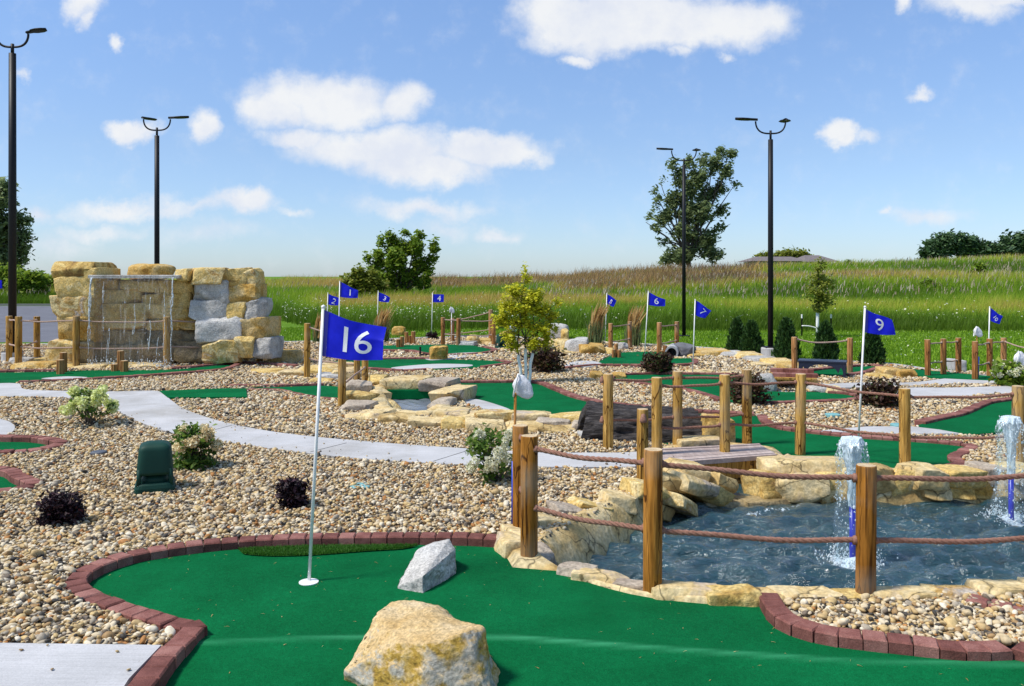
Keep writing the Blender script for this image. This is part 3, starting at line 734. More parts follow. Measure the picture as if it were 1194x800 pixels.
# loose stones of the gravel
def stones(P, size, sub):
    bm = bmesh.new(); bmesh.ops.create_icosphere(bm, subdivisions=sub, radius=1)
    bm.verts.index_update()
    B = np.array([v.co[:] for v in bm.verts]); Fb = np.array([[v.index for v in f.verts] for f in bm.faces]); bm.free()
    protos = []
    for s in range(10):
        r_ = np.random.default_rng(s); U = B.copy()
        for _ in range(5):
            nv = r_.normal(size=3); nv /= np.linalg.norm(nv); dd = r_.uniform(.55, .85)
            k = U @ nv; U -= np.clip(k - dd, 0, None)[:, None] * nv * .85
        protos.append(U)
    protos = np.array(protos)
    n = len(P)
    pid = rng.integers(0, 10, n)
    sc = size * np.exp(rng.normal(0, .32, n))
    ax = np.stack([sc * rng.uniform(.8, 1.25, n), sc * rng.uniform(.6, .95, n), sc * rng.uniform(.42, .7, n)], -1) / 2
    V = protos[pid] * ax[:, None, :]
    a = rng.uniform(0, 2 * np.pi, n); t = rng.normal(0, .45, n); t2 = rng.normal(0, .3, n)
    ct, st = np.cos(t)[:, None], np.sin(t)[:, None]
    x, y, z = V[..., 0], V[..., 1], V[..., 2]
    x, z = x * ct - z * st, x * st + z * ct
    ct, st = np.cos(t2)[:, None], np.sin(t2)[:, None]; y, z = y * ct - z * st, y * st + z * ct
    ca, sa = np.cos(a)[:, None], np.sin(a)[:, None]; x, y = x * ca - y * sa, x * sa + y * ca
    V = np.stack([x, y, z], -1) + P[:, None, :]
    Ft = (Fb[None] + (np.arange(n) * len(B))[:, None, None]).reshape(-1, 3)
    return V.reshape(-1, 3), Ft, np.repeat(rng.random(n), len(Fb))

def stone_field(density, dmin, dmax, size, sub, name, label):
    xa, xb = -.70 * dmax, .68 * dmax
    n = int(density * (xb - xa) * (dmax - dmin))
    Q = np.c_[rng.uniform(xa, xb, n), rng.uniform(dmin, dmax, n)]
    Q = Q[np.abs(Q[:, 0]) < Q[:, 1] * .66 + .4]
    Q = Q[pip(Q, course)]
    for k, p in GREENS.items():
        Q = Q[~pip(Q, p)]; Q = Q[pdist(Q, p, cap=.3) > (.105 if k in 'ABCGIK' else .05)]
    for k, p in PATHS.items():
        Q = Q[~pip(Q, p)]; Q = Q[pdist(Q, p, cap=.3) > .012]
    for p in (POND, STREAM, gpoly([(196, 464.5), (288, 464), (287, 452.5), (262, 452), (184, 455)], .05, False)):
        Q = Q[~pip(Q, p)]; Q = Q[pdist(Q, p, cap=.3) > .02]
    z = gravel_z(Q) + rng.uniform(-.004, .020, len(Q))
    V, Ft, rr = stones(np.c_[Q, z], size, sub)
    print(name, len(Q))
    tag(mesh(name, V, Ft, M['stone'], smooth=True, rnd=rr), label, 'gravel', kind='stuff')
stone_field(2300, 2.6, 5.6, .0295, 2, 'gravel', 'close loose river pebbles in cream, tan, brown and gray')
stone_field(1850, 5.6, 9.0, .032, 1, 'gravel', 'loose tan river pebbles lying around the concrete path')
stone_field(950, 9.0, 15.0, .040, 1, 'gravel', 'pale river pebbles spread between the middle greens')
stone_field(260, 15.0, 22.5, .058, 1, 'gravel', 'pale pebbles spread between the far greens and the kerb')

# ------------------------------------------------------------------ brick edgings
GP = list(GREENS.values())
def bricks(label, px, z=0.02, pitch=.098, width=.104, top=.055, poly=None, free=False, close=False):
    if not free:
        best = min(GREENS, key=lambda k_: pdist(np.array([G(x, y, GZ[k_])[:2] for x, y in px]), GREENS[k_], cap=1.0).mean() + .0)
        z = GZ[best]
    P = np.array([G(x, y, z)[:2] for x, y in px]); C = catmull(P, False, .02)
    L = np.concatenate([[0], np.cumsum(np.linalg.norm(np.diff(C, axis=0), axis=1))])
    n = max(2, int(L[-1] / pitch)); s = (np.arange(n) + .5) * L[-1] / n
    x = np.interp(s, L, C[:, 0]); y = np.interp(s, L, C[:, 1])
    e = .06
    tx = np.interp(np.minimum(s + e, L[-1]), L, C[:, 0]) - np.interp(np.maximum(s - e, 0), L, C[:, 0])
    ty = np.interp(np.minimum(s + e, L[-1]), L, C[:, 1]) - np.interp(np.maximum(s - e, 0), L, C[:, 1])
    t = np.c_[tx, ty]; t /= np.linalg.norm(t, axis=1)[:, None]; nv = np.c_[-t[:, 1], t[:, 0]]
    ctr = np.c_[x, y]
    if not free:
        ins = np.zeros(n, bool)
        for g in GP: ins |= pip(ctr + nv * .05, g)
        sg = np.where(ins.mean() > .5, -1, 1)
        ctr = ctr + nv * sg * (width / 2 - .012)
        top = max(top, z + .030)
    root = thing('brick_edging', label, 'brick edging', (*ctr[n // 2], 0), 'red brick edgings of the greens')
    mb = MB()
    pl = L[-1] / n
    for i in range(n):
        mb.box((ctr[i, 0], ctr[i, 1], top / 2 - .03 + rng.normal(0, .0018)), (pl * .955, width * rng.uniform(.96, 1.03), top + .06), math.atan2(t[i, 1], t[i, 0]) + rng.normal(0, .015), ch=.007, tilt=rng.normal(0, .006), r=rng.random())
    mb.build('brick_course', M['brick'], root)
    return root
bricks('red brick edging curving around the back of the near green', [(90, 950), (150, 850), (186, 800), (206, 774), (236, 741), (206, 733), (160, 719), (117, 703), (100, 690), (104, 679), (125, 667), (160, 656), (210, 647.5), (280, 640), (350, 637), (420, 635.5), (480, 635), (540, 636), (601, 639)])
bricks('red brick edging around the pebble island by the pond', [(886, 702), (892, 714), (900, 725), (920, 738), (960, 750), (1010, 757), (1060, 763), (1110, 770), (1150, 772), (1180, 770), (1200, 775), (1230, 792)])
bricks('short red brick row behind the pebble island', [(1128, 703), (1160, 710), (1200, 718), (1260, 722)], free=True)
bricks('red brick loop around the small green at the frame edge', [(-60, 513), (0, 515), (38, 516), (64, 521.5), (45, 528), (10, 531), (-60, 531)], width=.12)
bricks('red brick corner edging beside the dark purple shrub', [(-60, 551), (0, 555), (15, 563), (31, 571), (17, 576), (-60, 583)], width=.125)
bricks('long red brick edging behind the middle green', [(530, 447), (575, 446.5), (622, 447), (645, 455), (668, 464), (700, 471), (740, 476), (800, 481), (850, 484), (880, 485)], width=.12)
bricks('red brick edging from the fence post towards the fountains', [(884, 486), (890, 494), (910, 501), (940, 505), (1000, 511), (1060, 515), (1100, 518), (1127, 522), (1118, 528), (1106, 535), (1112, 543), (1085, 549)], width=.11, top=.05)
bricks('red brick edging winding below the pebbles by the dark shrub', [(716, 443.5), (735, 446), (760, 449), (790, 453), (815, 458), (835, 464), (845, 468)])
bricks('thin brick edging in front of the small wooden tunnel', [(868, 470), (900, 470), (940, 469), (988, 467), (1001, 464), (985, 460), (965, 458.5)])
bricks('thin brick row behind the middle fence posts', [(715, 441), (735, 437.2), (800, 436.8), (860, 437.5)])
bricks('red brick edging beside the far fountain', [(1078, 494.5), (1100, 489.5), (1125, 484), (1148, 474), (1160, 470), (1194, 466), (1260, 462)], width=.125)
bricks('brick edging in front of the waterfall green', [(22, 446), (60, 444.5), (100, 442.5), (150, 439.5), (200, 436), (240, 433), (262, 430.5), (277, 424.5)], pitch=.14)
bricks('brick edging under the waterfall fence posts', [(200, 430.5), (250, 426.3), (279, 423.8), (300, 424.5), (345, 427)], pitch=.14)
bricks('brick edging behind the green at the waterfall corner', [(-90, 435.5), (0, 434), (30, 433.5), (62, 433)], pitch=.14)
bricks('upper brick edging of the green by the white flag pole', [(266, 451), (320, 450.8), (350, 450), (377, 449.3)])
bricks('lower brick edging of the green by the white flag pole', [(290, 455), (325, 455.8), (345, 459.8), (370, 464.3), (394, 466.5)])
bricks('brick edging below the raised strip of far green', [(392, 428.5), (430, 430), (470, 432.2), (500, 431)], pitch=.14)
bricks('brick edging at the tip of the far green', [(560, 428.5), (578, 426), (592, 423.5), (578, 421)], pitch=.14)
bricks('brick edging behind the far pair of greens', [(392, 420.8), (470, 418.7), (520, 419)], pitch=.14)
bricks('brick edging around the farthest green', [(430, 408.5), (480, 409.5), (500, 413), (545, 413.4), (575, 409.2), (562, 404.8)], pitch=.16)
bricks('brick edging of the green with wooden stumps', [(662, 429.5), (700, 426.6), (760, 427), (790, 426.6), (812, 424.6), (812, 420)], pitch=.14)
bricks('brick edging behind the navy bench', [(925, 436.5), (955, 431.5), (1000, 427.3), (1023, 427), (1010, 433.2), (985, 438)], pitch=.14)
# ------------------------------------------------------------------ rocks
_ico = {}
def ico(sub):
    if sub not in _ico:
        bm = bmesh.new(); bmesh.ops.create_icosphere(bm, subdivisions=sub, radius=1); bm.verts.index_update()
        _ico[sub] = (np.array([v.co[:] for v in bm.verts]), np.array([[v.index for v in f.verts] for f in bm.faces])); bm.free()
    return _ico[sub]


_cub = {}
def cub(n):
    if n not in _cub:
        bm = bmesh.new(); bmesh.ops.create_cube(bm, size=2)
        bmesh.ops.subdivide_edges(bm, edges=bm.edges[:], cuts=n, use_grid_fill=True); bm.verts.index_update()
        _cub[n] = (np.array([v.co[:] for v in bm.verts]), np.array([[v.index for v in f.verts] for f in bm.faces])); bm.free()
    return _cub[n]


def fnoise(P, scale, seed, octv=4):
    return np.array([mn.fractal(Vector((p[0] * scale + seed * 3.17, p[1] * scale - seed * 1.3, p[2] * scale + seed * .7)), .9, 2.1, octv) for p in P])


def rotm(rz, tx=0.0, ty=0.0):
    cx, sx, cy, sy, cz, sz = math.cos(tx), math.sin(tx), math.cos(ty), math.sin(ty), math.cos(rz), math.sin(rz)
    Rx = np.array([[1, 0, 0], [0, cx, -sx], [0, sx, cx]]); Ry = np.array([[cy, 0, sy], [0, 1, 0], [-sy, 0, cy]]); Rz = np.array([[cz, -sz, 0], [sz, cz, 0], [0, 0, 1]])
    return Rz @ Rx @ Ry


def rock(name, c, dims, mat, parent, seed, rz=0.0, tx=0.0, ty=0.0, boxy=4, sub=4, cuts=6, rough=.05, cutd=(.72, .95)):
    r_ = np.random.default_rng(seed)
    if boxy >= 7:
        B, Fb = cub(13); U = B * (1 - .05 * (np.sort(np.abs(B), axis=1)[:, 1:2] ** 6))
        U = U + .10 * r_.normal(size=3) * U[:, [1, 2, 0]] * [1, 1, .6]
    else:
        B, Fb = ico(sub); U = B / ((np.abs(B) ** boxy).sum(1)[:, None]) ** (1 / boxy)
    for _ in range(cuts):
        nv = r_.normal(size=3) * [1, 1, .8]; nv /= np.linalg.norm(nv)
        ext = (U @ nv).max() * r_.uniform(*cutd)
        k = U @ nv
        U = U - np.clip(k - ext, 0, None)[:, None] * nv
    D = np.array(dims) / 2
    V = U * D
    nrm = V / (np.linalg.norm(V, axis=1)[:, None] + 1e-9)
    m = min(dims)
    V = V + nrm * (fnoise(V / max(dims), 2.2, seed, 5) * rough * m * 1.6)[:, None] + nrm * (fnoise(V / max(dims), 9, seed + 5, 3) * rough * m * .35)[:, None]
    V = V @ rotm(rz, tx, ty).T + np.asarray(c)
    o = mesh(name, V, Fb, mat, parent, smooth=True)
    o.data.set_sharp_from_angle(angle=R(38))
    return o


def hullrock(name, pts, mat, parent, seed, amp=.02, cutn=9, jag=.25):
    bm = bmesh.new()
    for p in pts: bm.verts.new(p)
    r = bmesh.ops.convex_hull(bm, input=bm.verts[:])
    bmesh.ops.delete(bm, geom=[g for g in r['geom_interior'] if isinstance(g, bmesh.types.BMVert)], context='VERTS')
    bmesh.ops.triangulate(bm, faces=bm.faces[:])
    for it in range(6):
        e = [e for e in bm.edges if e.calc_length() > .014]
        if not e: break
        bmesh.ops.subdivide_edges(bm, edges=e, cuts=1, use_grid_fill=True)
        bmesh.ops.triangulate(bm, faces=[f for f in bm.faces if len(f.verts) > 3])
    bmesh.ops.smooth_vert(bm, verts=bm.verts[:], factor=.5, use_axis_x=True, use_axis_y=True, use_axis_z=True)
    bm.normal_update(); bm.verts.index_update()
    V = np.array([v.co[:] for v in bm.verts]); N = np.array([v.normal[:] for v in bm.verts]); Fs = np.array([[v.index for v in f.verts] for f in bm.faces]); bm.free()
    n1 = fnoise(V, 5, seed, 5); n2 = fnoise(V, 22, seed + 3, 5); n3 = np.abs(fnoise(V, 11, seed + 9, 3))
    V = V + N * (amp * (n1 * .9 + n2 * .28) - amp * jag * n3)[:, None]
    return mesh(name, V, Fs, mat, parent, smooth=True)


# two boulders standing on the near green
t = thing('boulder', 'big yellow tan boulder with rough speckled front on the near green', 'boulder', G(495, 790))
zt0 = lambda px, py, d: At(px, py, d)
P = [zt0(403, 782, 3.52), zt0(430, 752, 3.56), zt0(466, 750, 3.46), zt0(505, 750, 3.40), zt0(545, 737, 3.45), zt0(563, 733, 3.52), zt0(578, 808, 3.46),
     zt0(440, 712, 3.74), zt0(457, 703, 3.84), zt0(481, 699, 3.86), zt0(508, 707, 3.86), zt0(530, 722, 3.85)]
P += [np.array([x, y, -.06]) for x, y in ((-.70, 3.55), (-.40, 3.33), (-.06, 3.36), (-.03, 3.62), (-.16, 3.98), (-.52, 4.0), (-.66, 3.82))]
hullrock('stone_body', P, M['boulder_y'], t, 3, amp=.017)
t = thing('boulder', 'angular gray boulder lying on the green behind the yellow boulder', 'boulder', G(498, 688))
P = [zt0(462, 683, 4.52), zt0(466, 676, 4.56), zt0(486, 641, 4.78), zt0(504, 631, 4.82), zt0(524, 628, 4.84), zt0(531, 640, 4.80), zt0(507, 662, 4.58), zt0(493, 672, 4.47)]
P += [np.array([G(462, 690)[0], 4.50, -.03]), np.array([G(494, 693)[0], 4.44, -.03]), np.array([G(531, 670)[0], 4.74, -.03]), np.array([-.33, 5.02, -.03]), np.array([-.52, 4.95, -.03])]
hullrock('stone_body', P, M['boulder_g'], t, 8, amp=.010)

# pond rim: (px, py of centre, z, width px, depth m, height m, rz, tx, ty, mat)
def rim(root, lst, seed0, sub=3, boxy=9, rough=.05):
    for k, (px, py, z, w, dp, h, rz, tx, ty, mt) in enumerate(lst):
        c = G(px, py, z)
        rock('edging_stone', c, (w * c[1] / F, dp, h), M[mt], root, seed0 + k, R(rz), R(tx), R(ty), boxy=boxy, sub=4, cuts=8, rough=rough, cutd=(.72, .92))

def bed(root, poly, prof, nearw=None):
    """mortared stone bank swept along an outline: prof = (offset outwards, z)"""
    A_ = .5 * np.sum(poly[:, 0] * np.roll(poly[:, 1], -1) - np.roll(poly[:, 0], -1) * poly[:, 1])
    P = poly if A_ > 0 else poly[::-1]
    P = P[::2]
    T = np.roll(P, -2, 0) - np.roll(P, 2, 0); T /= np.linalg.norm(T, axis=1)[:, None] + 1e-9; N = np.c_[T[:, 1], -T[:, 0]]
    n = len(P); rings = []
    for o, z in prof:
        oo = np.full(n, o)
        zz = np.full(n, z)
        if nearw is not None:
            nr = P[:, 1] < nearw[0]
            if o > 0: oo = np.where(nr, nearw[1] * o / .22, o)
            zz = np.where(nr & (z > 0), z * .35, zz)
        q = np.c_[P + N * oo[:, None], zz]
        q += np.c_[np.zeros((n, 2)), fnoise(q, 4, 3, 3) * .02]
        rings.append(q)
    i = np.arange(n * len(prof)).reshape(len(prof), n); j = np.roll(i, -1, 1)
    mesh('mortar_bed', np.concatenate(rings), np.stack([i[:-1], j[:-1], j[1:], i[1:]], -1).reshape(-1, 4), M['rim'], root, smooth=True)
root = thing('pond_edging', 'tan flagstone edging that rings the fountain pond', 'stone edging', G(900, 700))
rim(root, [
    (594, 639, 0.020, 30, 0.24, 0.145, 20, 0, 5, 'rim'), (627, 652, -0.020, 40, 0.20, 0.136, -30, 5, 12, 'taupe'), (612, 628, 0.020, 42, 0.28, 0.102, 30, 0, 12, 'rim'), (642, 627, -0.050, 50, 0.31, 0.102, 40, 0, 26, 'rim'), (630, 609, 0.030, 40, 0.26, 0.093, 30, 0, 14, 'rim'),
    (674, 614, -0.080, 50, 0.28, 0.093, 35, 0, 26, 'tan'), (662, 596, 0.020, 46, 0.26, 0.093, 25, 0, 16, 'taupe'), (688, 593, 0.000, 52, 0.28, 0.102, 22, 0, 16, 'tan'), (712, 602, -0.090, 44, 0.29, 0.102, 40, 0, 24, 'rim'), (722, 584, 0.010, 50, 0.29, 0.111, 20, 0, 14, 'rim'),
    (758, 594, -0.100, 48, 0.29, 0.111, 40, 0, 24, 'rim'), (752, 570, 0.060, 46, 0.29, 0.111, 20, 0, 12, 'tan'), (780, 584, -0.070, 42, 0.37, 0.119, 50, 0, 26, 'tan'), (776, 559, 0.070, 46, 0.29, 0.119, 10, 0, 12, 'rim'), (802, 565, 0.020, 54, 0.35, 0.136, 32, 0, 20, 'rim'),
    (824, 576, -0.090, 46, 0.31, 0.136, 42, 0, 26, 'tan'), (798, 548, 0.080, 46, 0.31, 0.128, 10, 0, 12, 'rim'), (836, 563, -0.040, 34, 0.28, 0.153, 30, 0, 20, 'rim'), (838, 587, -0.180, 50, 0.28, 0.085, 10, 0, 5, 'wet'),
    # low stones along the near edge
    (672, 670, -0.005, 46, 0.14, 0.090, -25, 0, 0, 'taupe'), (700, 677, -0.005, 70, 0.13, 0.083, -17, 0, 2, 'rim'), (738, 686, -0.005, 50, 0.10, 0.068, -12, 0, 2, 'taupe'), (800, 694, 0.005, 90, 0.14, 0.105, -6, 0, 2, 'rim'), (852, 699, 0.005, 60, 0.15, 0.112, -4, 0, -3, 'tan'),
    (890, 701, -0.005, 56, 0.15, 0.098, -2, 0, 0, 'rim'), (938, 698, 0.005, 70, 0.15, 0.112, 0, 0, 2, 'rim'), (990, 701, -0.005, 56, 0.14, 0.090, 0, 0, 0, 'tan'), (1046, 699, 0.005, 76, 0.15, 0.112, 2, 0, 0, 'rim'), (1108, 698, 0.005, 64, 0.15, 0.105, 2, 0, 2, 'tan'),
    (1166, 694, 0.015, 66, 0.17, 0.128, 6, 0, 2, 'rim'), (1228, 692, 0.015, 70, 0.17, 0.128, 6, 0, 2, 'rim'), (1290, 687, 0.015, 70, 0.20, 0.150, 20, 0, 2, 'tan'),
    # far edge, upper and lower course
    (936, 544, 0.020, 102, 0.50, 0.164, -3, -6, 0, 'rim'), (893, 563, -0.075, 40, 0.40, 0.230, 10, -8, 0, 'tan'), (932, 568, -0.095, 66, 0.40, 0.230, -5, -10, 0, 'rim'), (972, 567, -0.105, 56, 0.40, 0.246, 5, -8, 0, 'tan'), (1008, 558, -0.030, 56, 0.50, 0.213, -5, -6, 0, 'rim'),
    (1012, 570, -0.115, 50, 0.36, 0.213, 5, -8, 0, 'rim'), (1045, 564, -0.075, 40, 0.40, 0.246, 0, -8, 0, 'tan'), (1072, 554, 0.010, 42, 0.40, 0.197, 0, -4, 0, 'rim'), (1079, 569, -0.105, 42, 0.36, 0.213, 8, -8, 0, 'rim'), (1107, 567, -0.095, 38, 0.36, 0.230, -4, -8, 0, 'tan'),
    (1114, 556, -0.010, 44, 0.40, 0.164, 0, -4, 0, 'tan'), (1134, 566, -0.095, 42, 0.36, 0.230, 5, -8, 0, 'ochre'), (1153, 552, 0.010, 34, 0.34, 0.148, 0, 0, 0, 'taupe'), (1164, 565, -0.075, 36, 0.36, 0.230, 0, -8, 0, 'rim'), (1192, 563, -0.065, 44, 0.40, 0.246, 0, -6, 0, 'rim'),
    (1186, 553, 0.020, 40, 0.34, 0.148, 0, 0, 0, 'rim'), (1236, 561, -0.045, 56, 0.40, 0.246, 0, -6, 0, 'tan'), (1280, 571, -0.045, 60, 0.50, 0.246, -30, -6, 0, 'rim'), (1318, 601, -0.045, 60, 0.50, 0.246, -60, 0, 0, 'rim'), (1330, 641, -0.045, 60, 0.50, 0.246, -80, 0, 0, 'tan'),
    (890, 588, -.21, 70, .3, .12, 12, 0, 0, 'wet'), (925, 583, -.20, 60, .25, .12, 5, 0, 0, 'wet'), (862, 572, -.22, 60, .4, .1, 12, 0, 0, 'wet')], 100)

bed(root, POND, [(.22, -.03), (.16, .04), (.04, .06), (-.03, .0), (-.09, -.12), (-.13, -.23), (-.17, -.5)], (4.9, .02))
# stream rocks
root = thing('stream_edging', 'mortared tan rock edging around the little stream under the carpet bridge', 'stone edging', G(470, 495))
rim(root, [
    (418, 452, 0.085, 32, .6, 0.156, 10, 0, 4, 'taupe'), (420, 465, 0.065, 36, .5, 0.172, 5, 0, 4, 'tan'), (418, 477, 0.035, 36, .45, 0.172, 0, 0, 0, 'taupe'), (416, 491, -0.005, 36, .35, 0.156, -10, 0, 0, 'rim'), (440, 462, -0.015, 20, .9, 0.203, 22, 0, 15, 'rim'), (450, 472, -0.055, 18, .8, 0.156, 24, 0, 20, 'tan'),
    (437, 490, 0.005, 40, .4, 0.203, -8, 0, 0, 'rim'), (465, 494, 0.005, 42, .35, 0.211, -3, 0, 0, 'rim'), (500, 499, 0.005, 48, .35, 0.218, -2, 0, 0, 'rim'), (533, 500, 0.015, 34, .4, 0.218, 0, 0, 0, 'tan'), (516, 472, .05, 26, .5, .15, -14, 0, -6, 'taupe'), (528, 486, 0.065, 40, .5, 0.187, -10, 0, 0, 'rim'),
    (530, 460, 0.085, 36, .8, 0.187, -20, 0, 0, 'rim'), (513, 448, 0.085, 34, .7, 0.156, -15, 0, 0, 'taupe'), (475, 446, 0.095, 52, .6, 0.156, 0, 0, 0, 'rim'), (440, 444, 0.095, 22, .5, 0.156, 0, 0, 0, 'tan'), (548, 493, 0.025, 30, .4, 0.203, 0, 0, 0, 'rim'),
    (566, 503, 0.015, 46, .4, 0.218, -3, 0, 0, 'rim'), (578, 487, 0.085, 46, .35, 0.156, -4, 0, 0, 'tan'), (610, 505, 0.005, 46, .4, 0.218, -3, 0, 0, 'rim'), (620, 488, 0.085, 46, .35, 0.140, -4, 0, 0, 'rim'), (650, 507, -0.005, 44, .4, 0.203, -3, 0, 0, 'rim'), (662, 490, 0.085, 44, .35, 0.140, -3, 0, 0, 'tan'),
    (682, 502, 0.015, 40, .35, 0.172, -6, 0, 8, 'taupe'), (700, 516, -0.025, 40, .3, 0.109, -12, 0, 8, 'taupe'), (645, 497, 0.055, 40, .3, 0.156, 0, 0, 0, 'taupe')], 200)
bed(root, STREAM, [(.26, -.02), (.2, .08), (.05, .09), (-.04, .0), (-.08, -.16)])
root = thing('rock_border', 'low tan rock border between the left greens and the stream', 'rock border', G(380, 440))
rim(root, [(333, 417, .1, 36, .5, .3, 5, 0, 0, 'ochre'), (312, 436, .02, 40, .5, .14, 5, 0, 0, 'tan'), (340, 437, .03, 36, .5, .16, -5, 0, 0, 'rim'), (372, 434, .05, 44, .6, .2, 0, 0, 0, 'tan'), (384, 441, .03, 30, .5, .16, 10, 0, 0, 'gray'), (405, 437, .06, 36, .6, .2, 0, 0, 0, 'rim'), (395, 428, .05, 40, .6, .14, 5, 0, 0, 'rim'),
           (300, 441, .0, 40, .3, .1, 0, 0, 0, 'tan'), (376, 446, .02, 26, .3, .12, 0, 0, 0, 'tan'), (345, 443, .0, 34, .3, .1, 0, 0, 0, 'rim')], 240)
root = thing('rock_border', 'low rock border of tan slabs beyond the middle fence near the conifers', 'rock border', G(880, 425))
rim(root, [(828, 412, .06, 44, .9, .16, 5, 0, 0, 'ochre'), (850, 414, .05, 30, .7, .16, -5, 0, 0, 'gray'), (870, 416, .05, 30, .8, .16, 0, 0, 0, 'tan'), (886, 420, .04, 30, .7, .14, 8, 0, 0, 'gray'), (905, 424, .04, 32, .7, .16, -5, 0, 0, 'tan'), (920, 430, .04, 26, .7, .2, 0, 0, 0, 'ochre'), (890, 426, .02, 30, .5, .1, 0, 0, 0, 'rim'),
           (812, 415, .03, 26, .6, .12, 0, 0, 0, 'tan'), (1036, 435, .06, 22, .5, .18, 0, 0, 0, 'ochre'), (1053, 437, .05, 22, .5, .18, 0, 0, 0, 'ochre'), (1024, 440, .03, 26, .4, .1, 0, 0, 0, 'tan'), (815, 434, .02, 30, .5, .08, 0, 0, 0, 'rim'), (970, 456, .04, 22, .4, .12, 0, 0, 0, 'rim'), (850, 437, .02, 20, .4, .08, 0, 0, 0, 'rim')], 260)
root = thing('rock_border', 'heap of tan slabs behind the russet shrub and the yellow tree', 'rock border', G(670, 405))
rim(root, [(652, 404, .1, 26, .9, .3, 10, 0, 0, 'tan'), (672, 404, .15, 26, .9, .36, -5, 0, 0, 'gray'), (688, 408, .1, 32, .9, .26, 5, 0, 0, 'ochre'), (705, 411, .05, 20, .6, .18, -5, 0, 0, 'tan'), (636, 408, .05, 22, .7, .2, 0, 0, 0, 'gray'), (660, 412, .03, 30, .6, .14, 0, 0, 0, 'rim'), (680, 413, .02, 30, .4, .12, 0, 0, 0, 'tan'),
           (560, 399, .05, 30, .8, .18, 0, 0, 0, 'tan'), (545, 402, .04, 22, .6, .16, 0, 0, 0, 'gray'), (575, 401, .03, 24, .6, .14, 0, 0, 0, 'rim')], 280)
root = thing('rock_border', 'rocks by the log tunnel beside the footbridge', 'rock border', G(800, 520))
rim(root, [(815, 520, .04, 56, .3, .16, 5, 0, 0, 'rim'), (836, 505, .1, 36, .3, .34, 0, 0, 0, 'ochre'), (826, 492, .14, 34, .3, .1, 0, 0, 0, 'rim'), (690, 512, .02, 30, .3, .14, 0, 0, 0, 'gray')], 300)
root = thing('rock_border', 'flat tan stones at the foot of the waterfall fence', 'rock border', G(120, 430))
rim(root, [(45, 427, .06, 44, .6, .16, 5, 0, 0, 'ochre'), (62, 424, .06, 34, .5, .2, 0, 0, 0, 'tan'), (30, 421, .06, 26, .4, .16, 0, 0, 0, 'gray'), (108, 429, .03, 40, .5, .14, 0, 0, 0, 'rim'), (140, 428.5, .03, 40, .5, .14, 0, 0, 0, 'tan'), (172, 428, .03, 40, .5, .14, 0, 0, 0, 'rim'), (75, 429, .03, 36, .4, .12, 0, 0, 0, 'tan')], 320)

def single(label, px, py, w, dp, h, mat, seed, name='rock', boxy=4, rz=0, group=None, cuts=6):
    c = G(px, py)
    t = thing(name, label, 'rock', c, group)
    rock('stone_body', c + [0, dp * .4, h * .42], (w * c[1] / F, dp, h), M[mat], t, seed, R(rz), boxy=boxy, cuts=cuts)
    return t
single('squat orange and gray stone block standing on the far green', 511, 423, 21, .3, .33, 'ochre', 400, boxy=7, cuts=3)
single('rounded golden boulder beside the wooden stumps', 464, 393, 16, .35, .3, 'ochre', 401)
single('gray block of rock next to the pale kerb behind the yellow tree', 650, 397, 26, .6, .45, 'gray', 402)
single('small cream rock at the end of the gray block', 659, 398, 9, .4, .34, 'tan', 403)
single('white rock squeezed between dark shrub and wooden tunnel', 895, 459, 24, .3, .28, 'gray', 404)
single('pale rock at the right foot of the small wooden tunnel', 964, 460, 34, .5, .12, 'gray', 405)
single('small gold rock peeking out beside a rope fence post', 696, 445, 16, .25, .17, 'ochre', 406)
single('flat gold rock behind the rope fence post', 722, 443, 18, .25, .12, 'ochre', 407)
single('white rock at the foot of the far short rope fence', 727, 410, 12, .3, .2, 'gray', 408)
single('cream rock behind the far rope fence', 551, 403, 14, .4, .26, 'tan', 409)
single('yellowish rock behind the far green speaker', 590, 404, 16, .5, .38, 'ochre', 410)

# ------------------------------------------------------------------ hollow log tunnel
c = G(748, 519)
t = thing('log_tunnel', 'black grooved hollow log tunnel lying across the middle green', 'log tunnel', c)
d0 = c[1] + .28
xa, xb = (672 - CX) * d0 / F, (822 - CX) * d0 / F
nu, nv_ = 120, 56
V = []
for i in range(nu):
    u = i / (nu - 1); x = xa + (xb - xa) * u
    rr = .30 * (1 - .16 * max(0, u - .75) * 4 * max(0, u - .75)) * (.93 + .07 * math.sin(u * 5 + 1))
    for j in range(nv_):
        a = math.pi * (-.06 + 1.12 * j / (nv_ - 1))
        g = mn.fractal(Vector((x * 2.2, a * 5.5, 4.2)), 1, 2, 5) * .045 + abs(math.sin(a * 21 + mn.noise(Vector((x * 3, a * 2, 1))) * 5)) * .022
        sx = .10 * math.sin(a) * (1 if u > .5 else -1) * (abs(u - .5) * 2) ** 6
        V.append((x + sx * -1, d0 - math.cos(a) * (rr + g), max(-.03, math.sin(a) * (rr + g) * 1.12)))
V = np.array(V); i = np.arange(nu * nv_).reshape(nu, nv_)
Fo = np.stack([i[:-1, :-1], i[1:, :-1], i[1:, 1:], i[:-1, 1:]], -1).reshape(-1, 4)
Vi = V.copy(); Vi[:, 1] = d0 + (V[:, 1] - d0) * .72; Vi[:, 2] = V[:, 2] * .75 - .01
n = len(V)
ends = []
for row in (0, nu - 1):
    for j in range(nv_ - 1): ends.append([i[row, j], i[row, j + 1], i[row, j + 1] + n, i[row, j] + n])
mesh('bark_shell', np.concatenate([V, Vi]), np.concatenate([Fo, Fo[:, ::-1] + n, np.array(ends)]), M['log'], t, smooth=True)

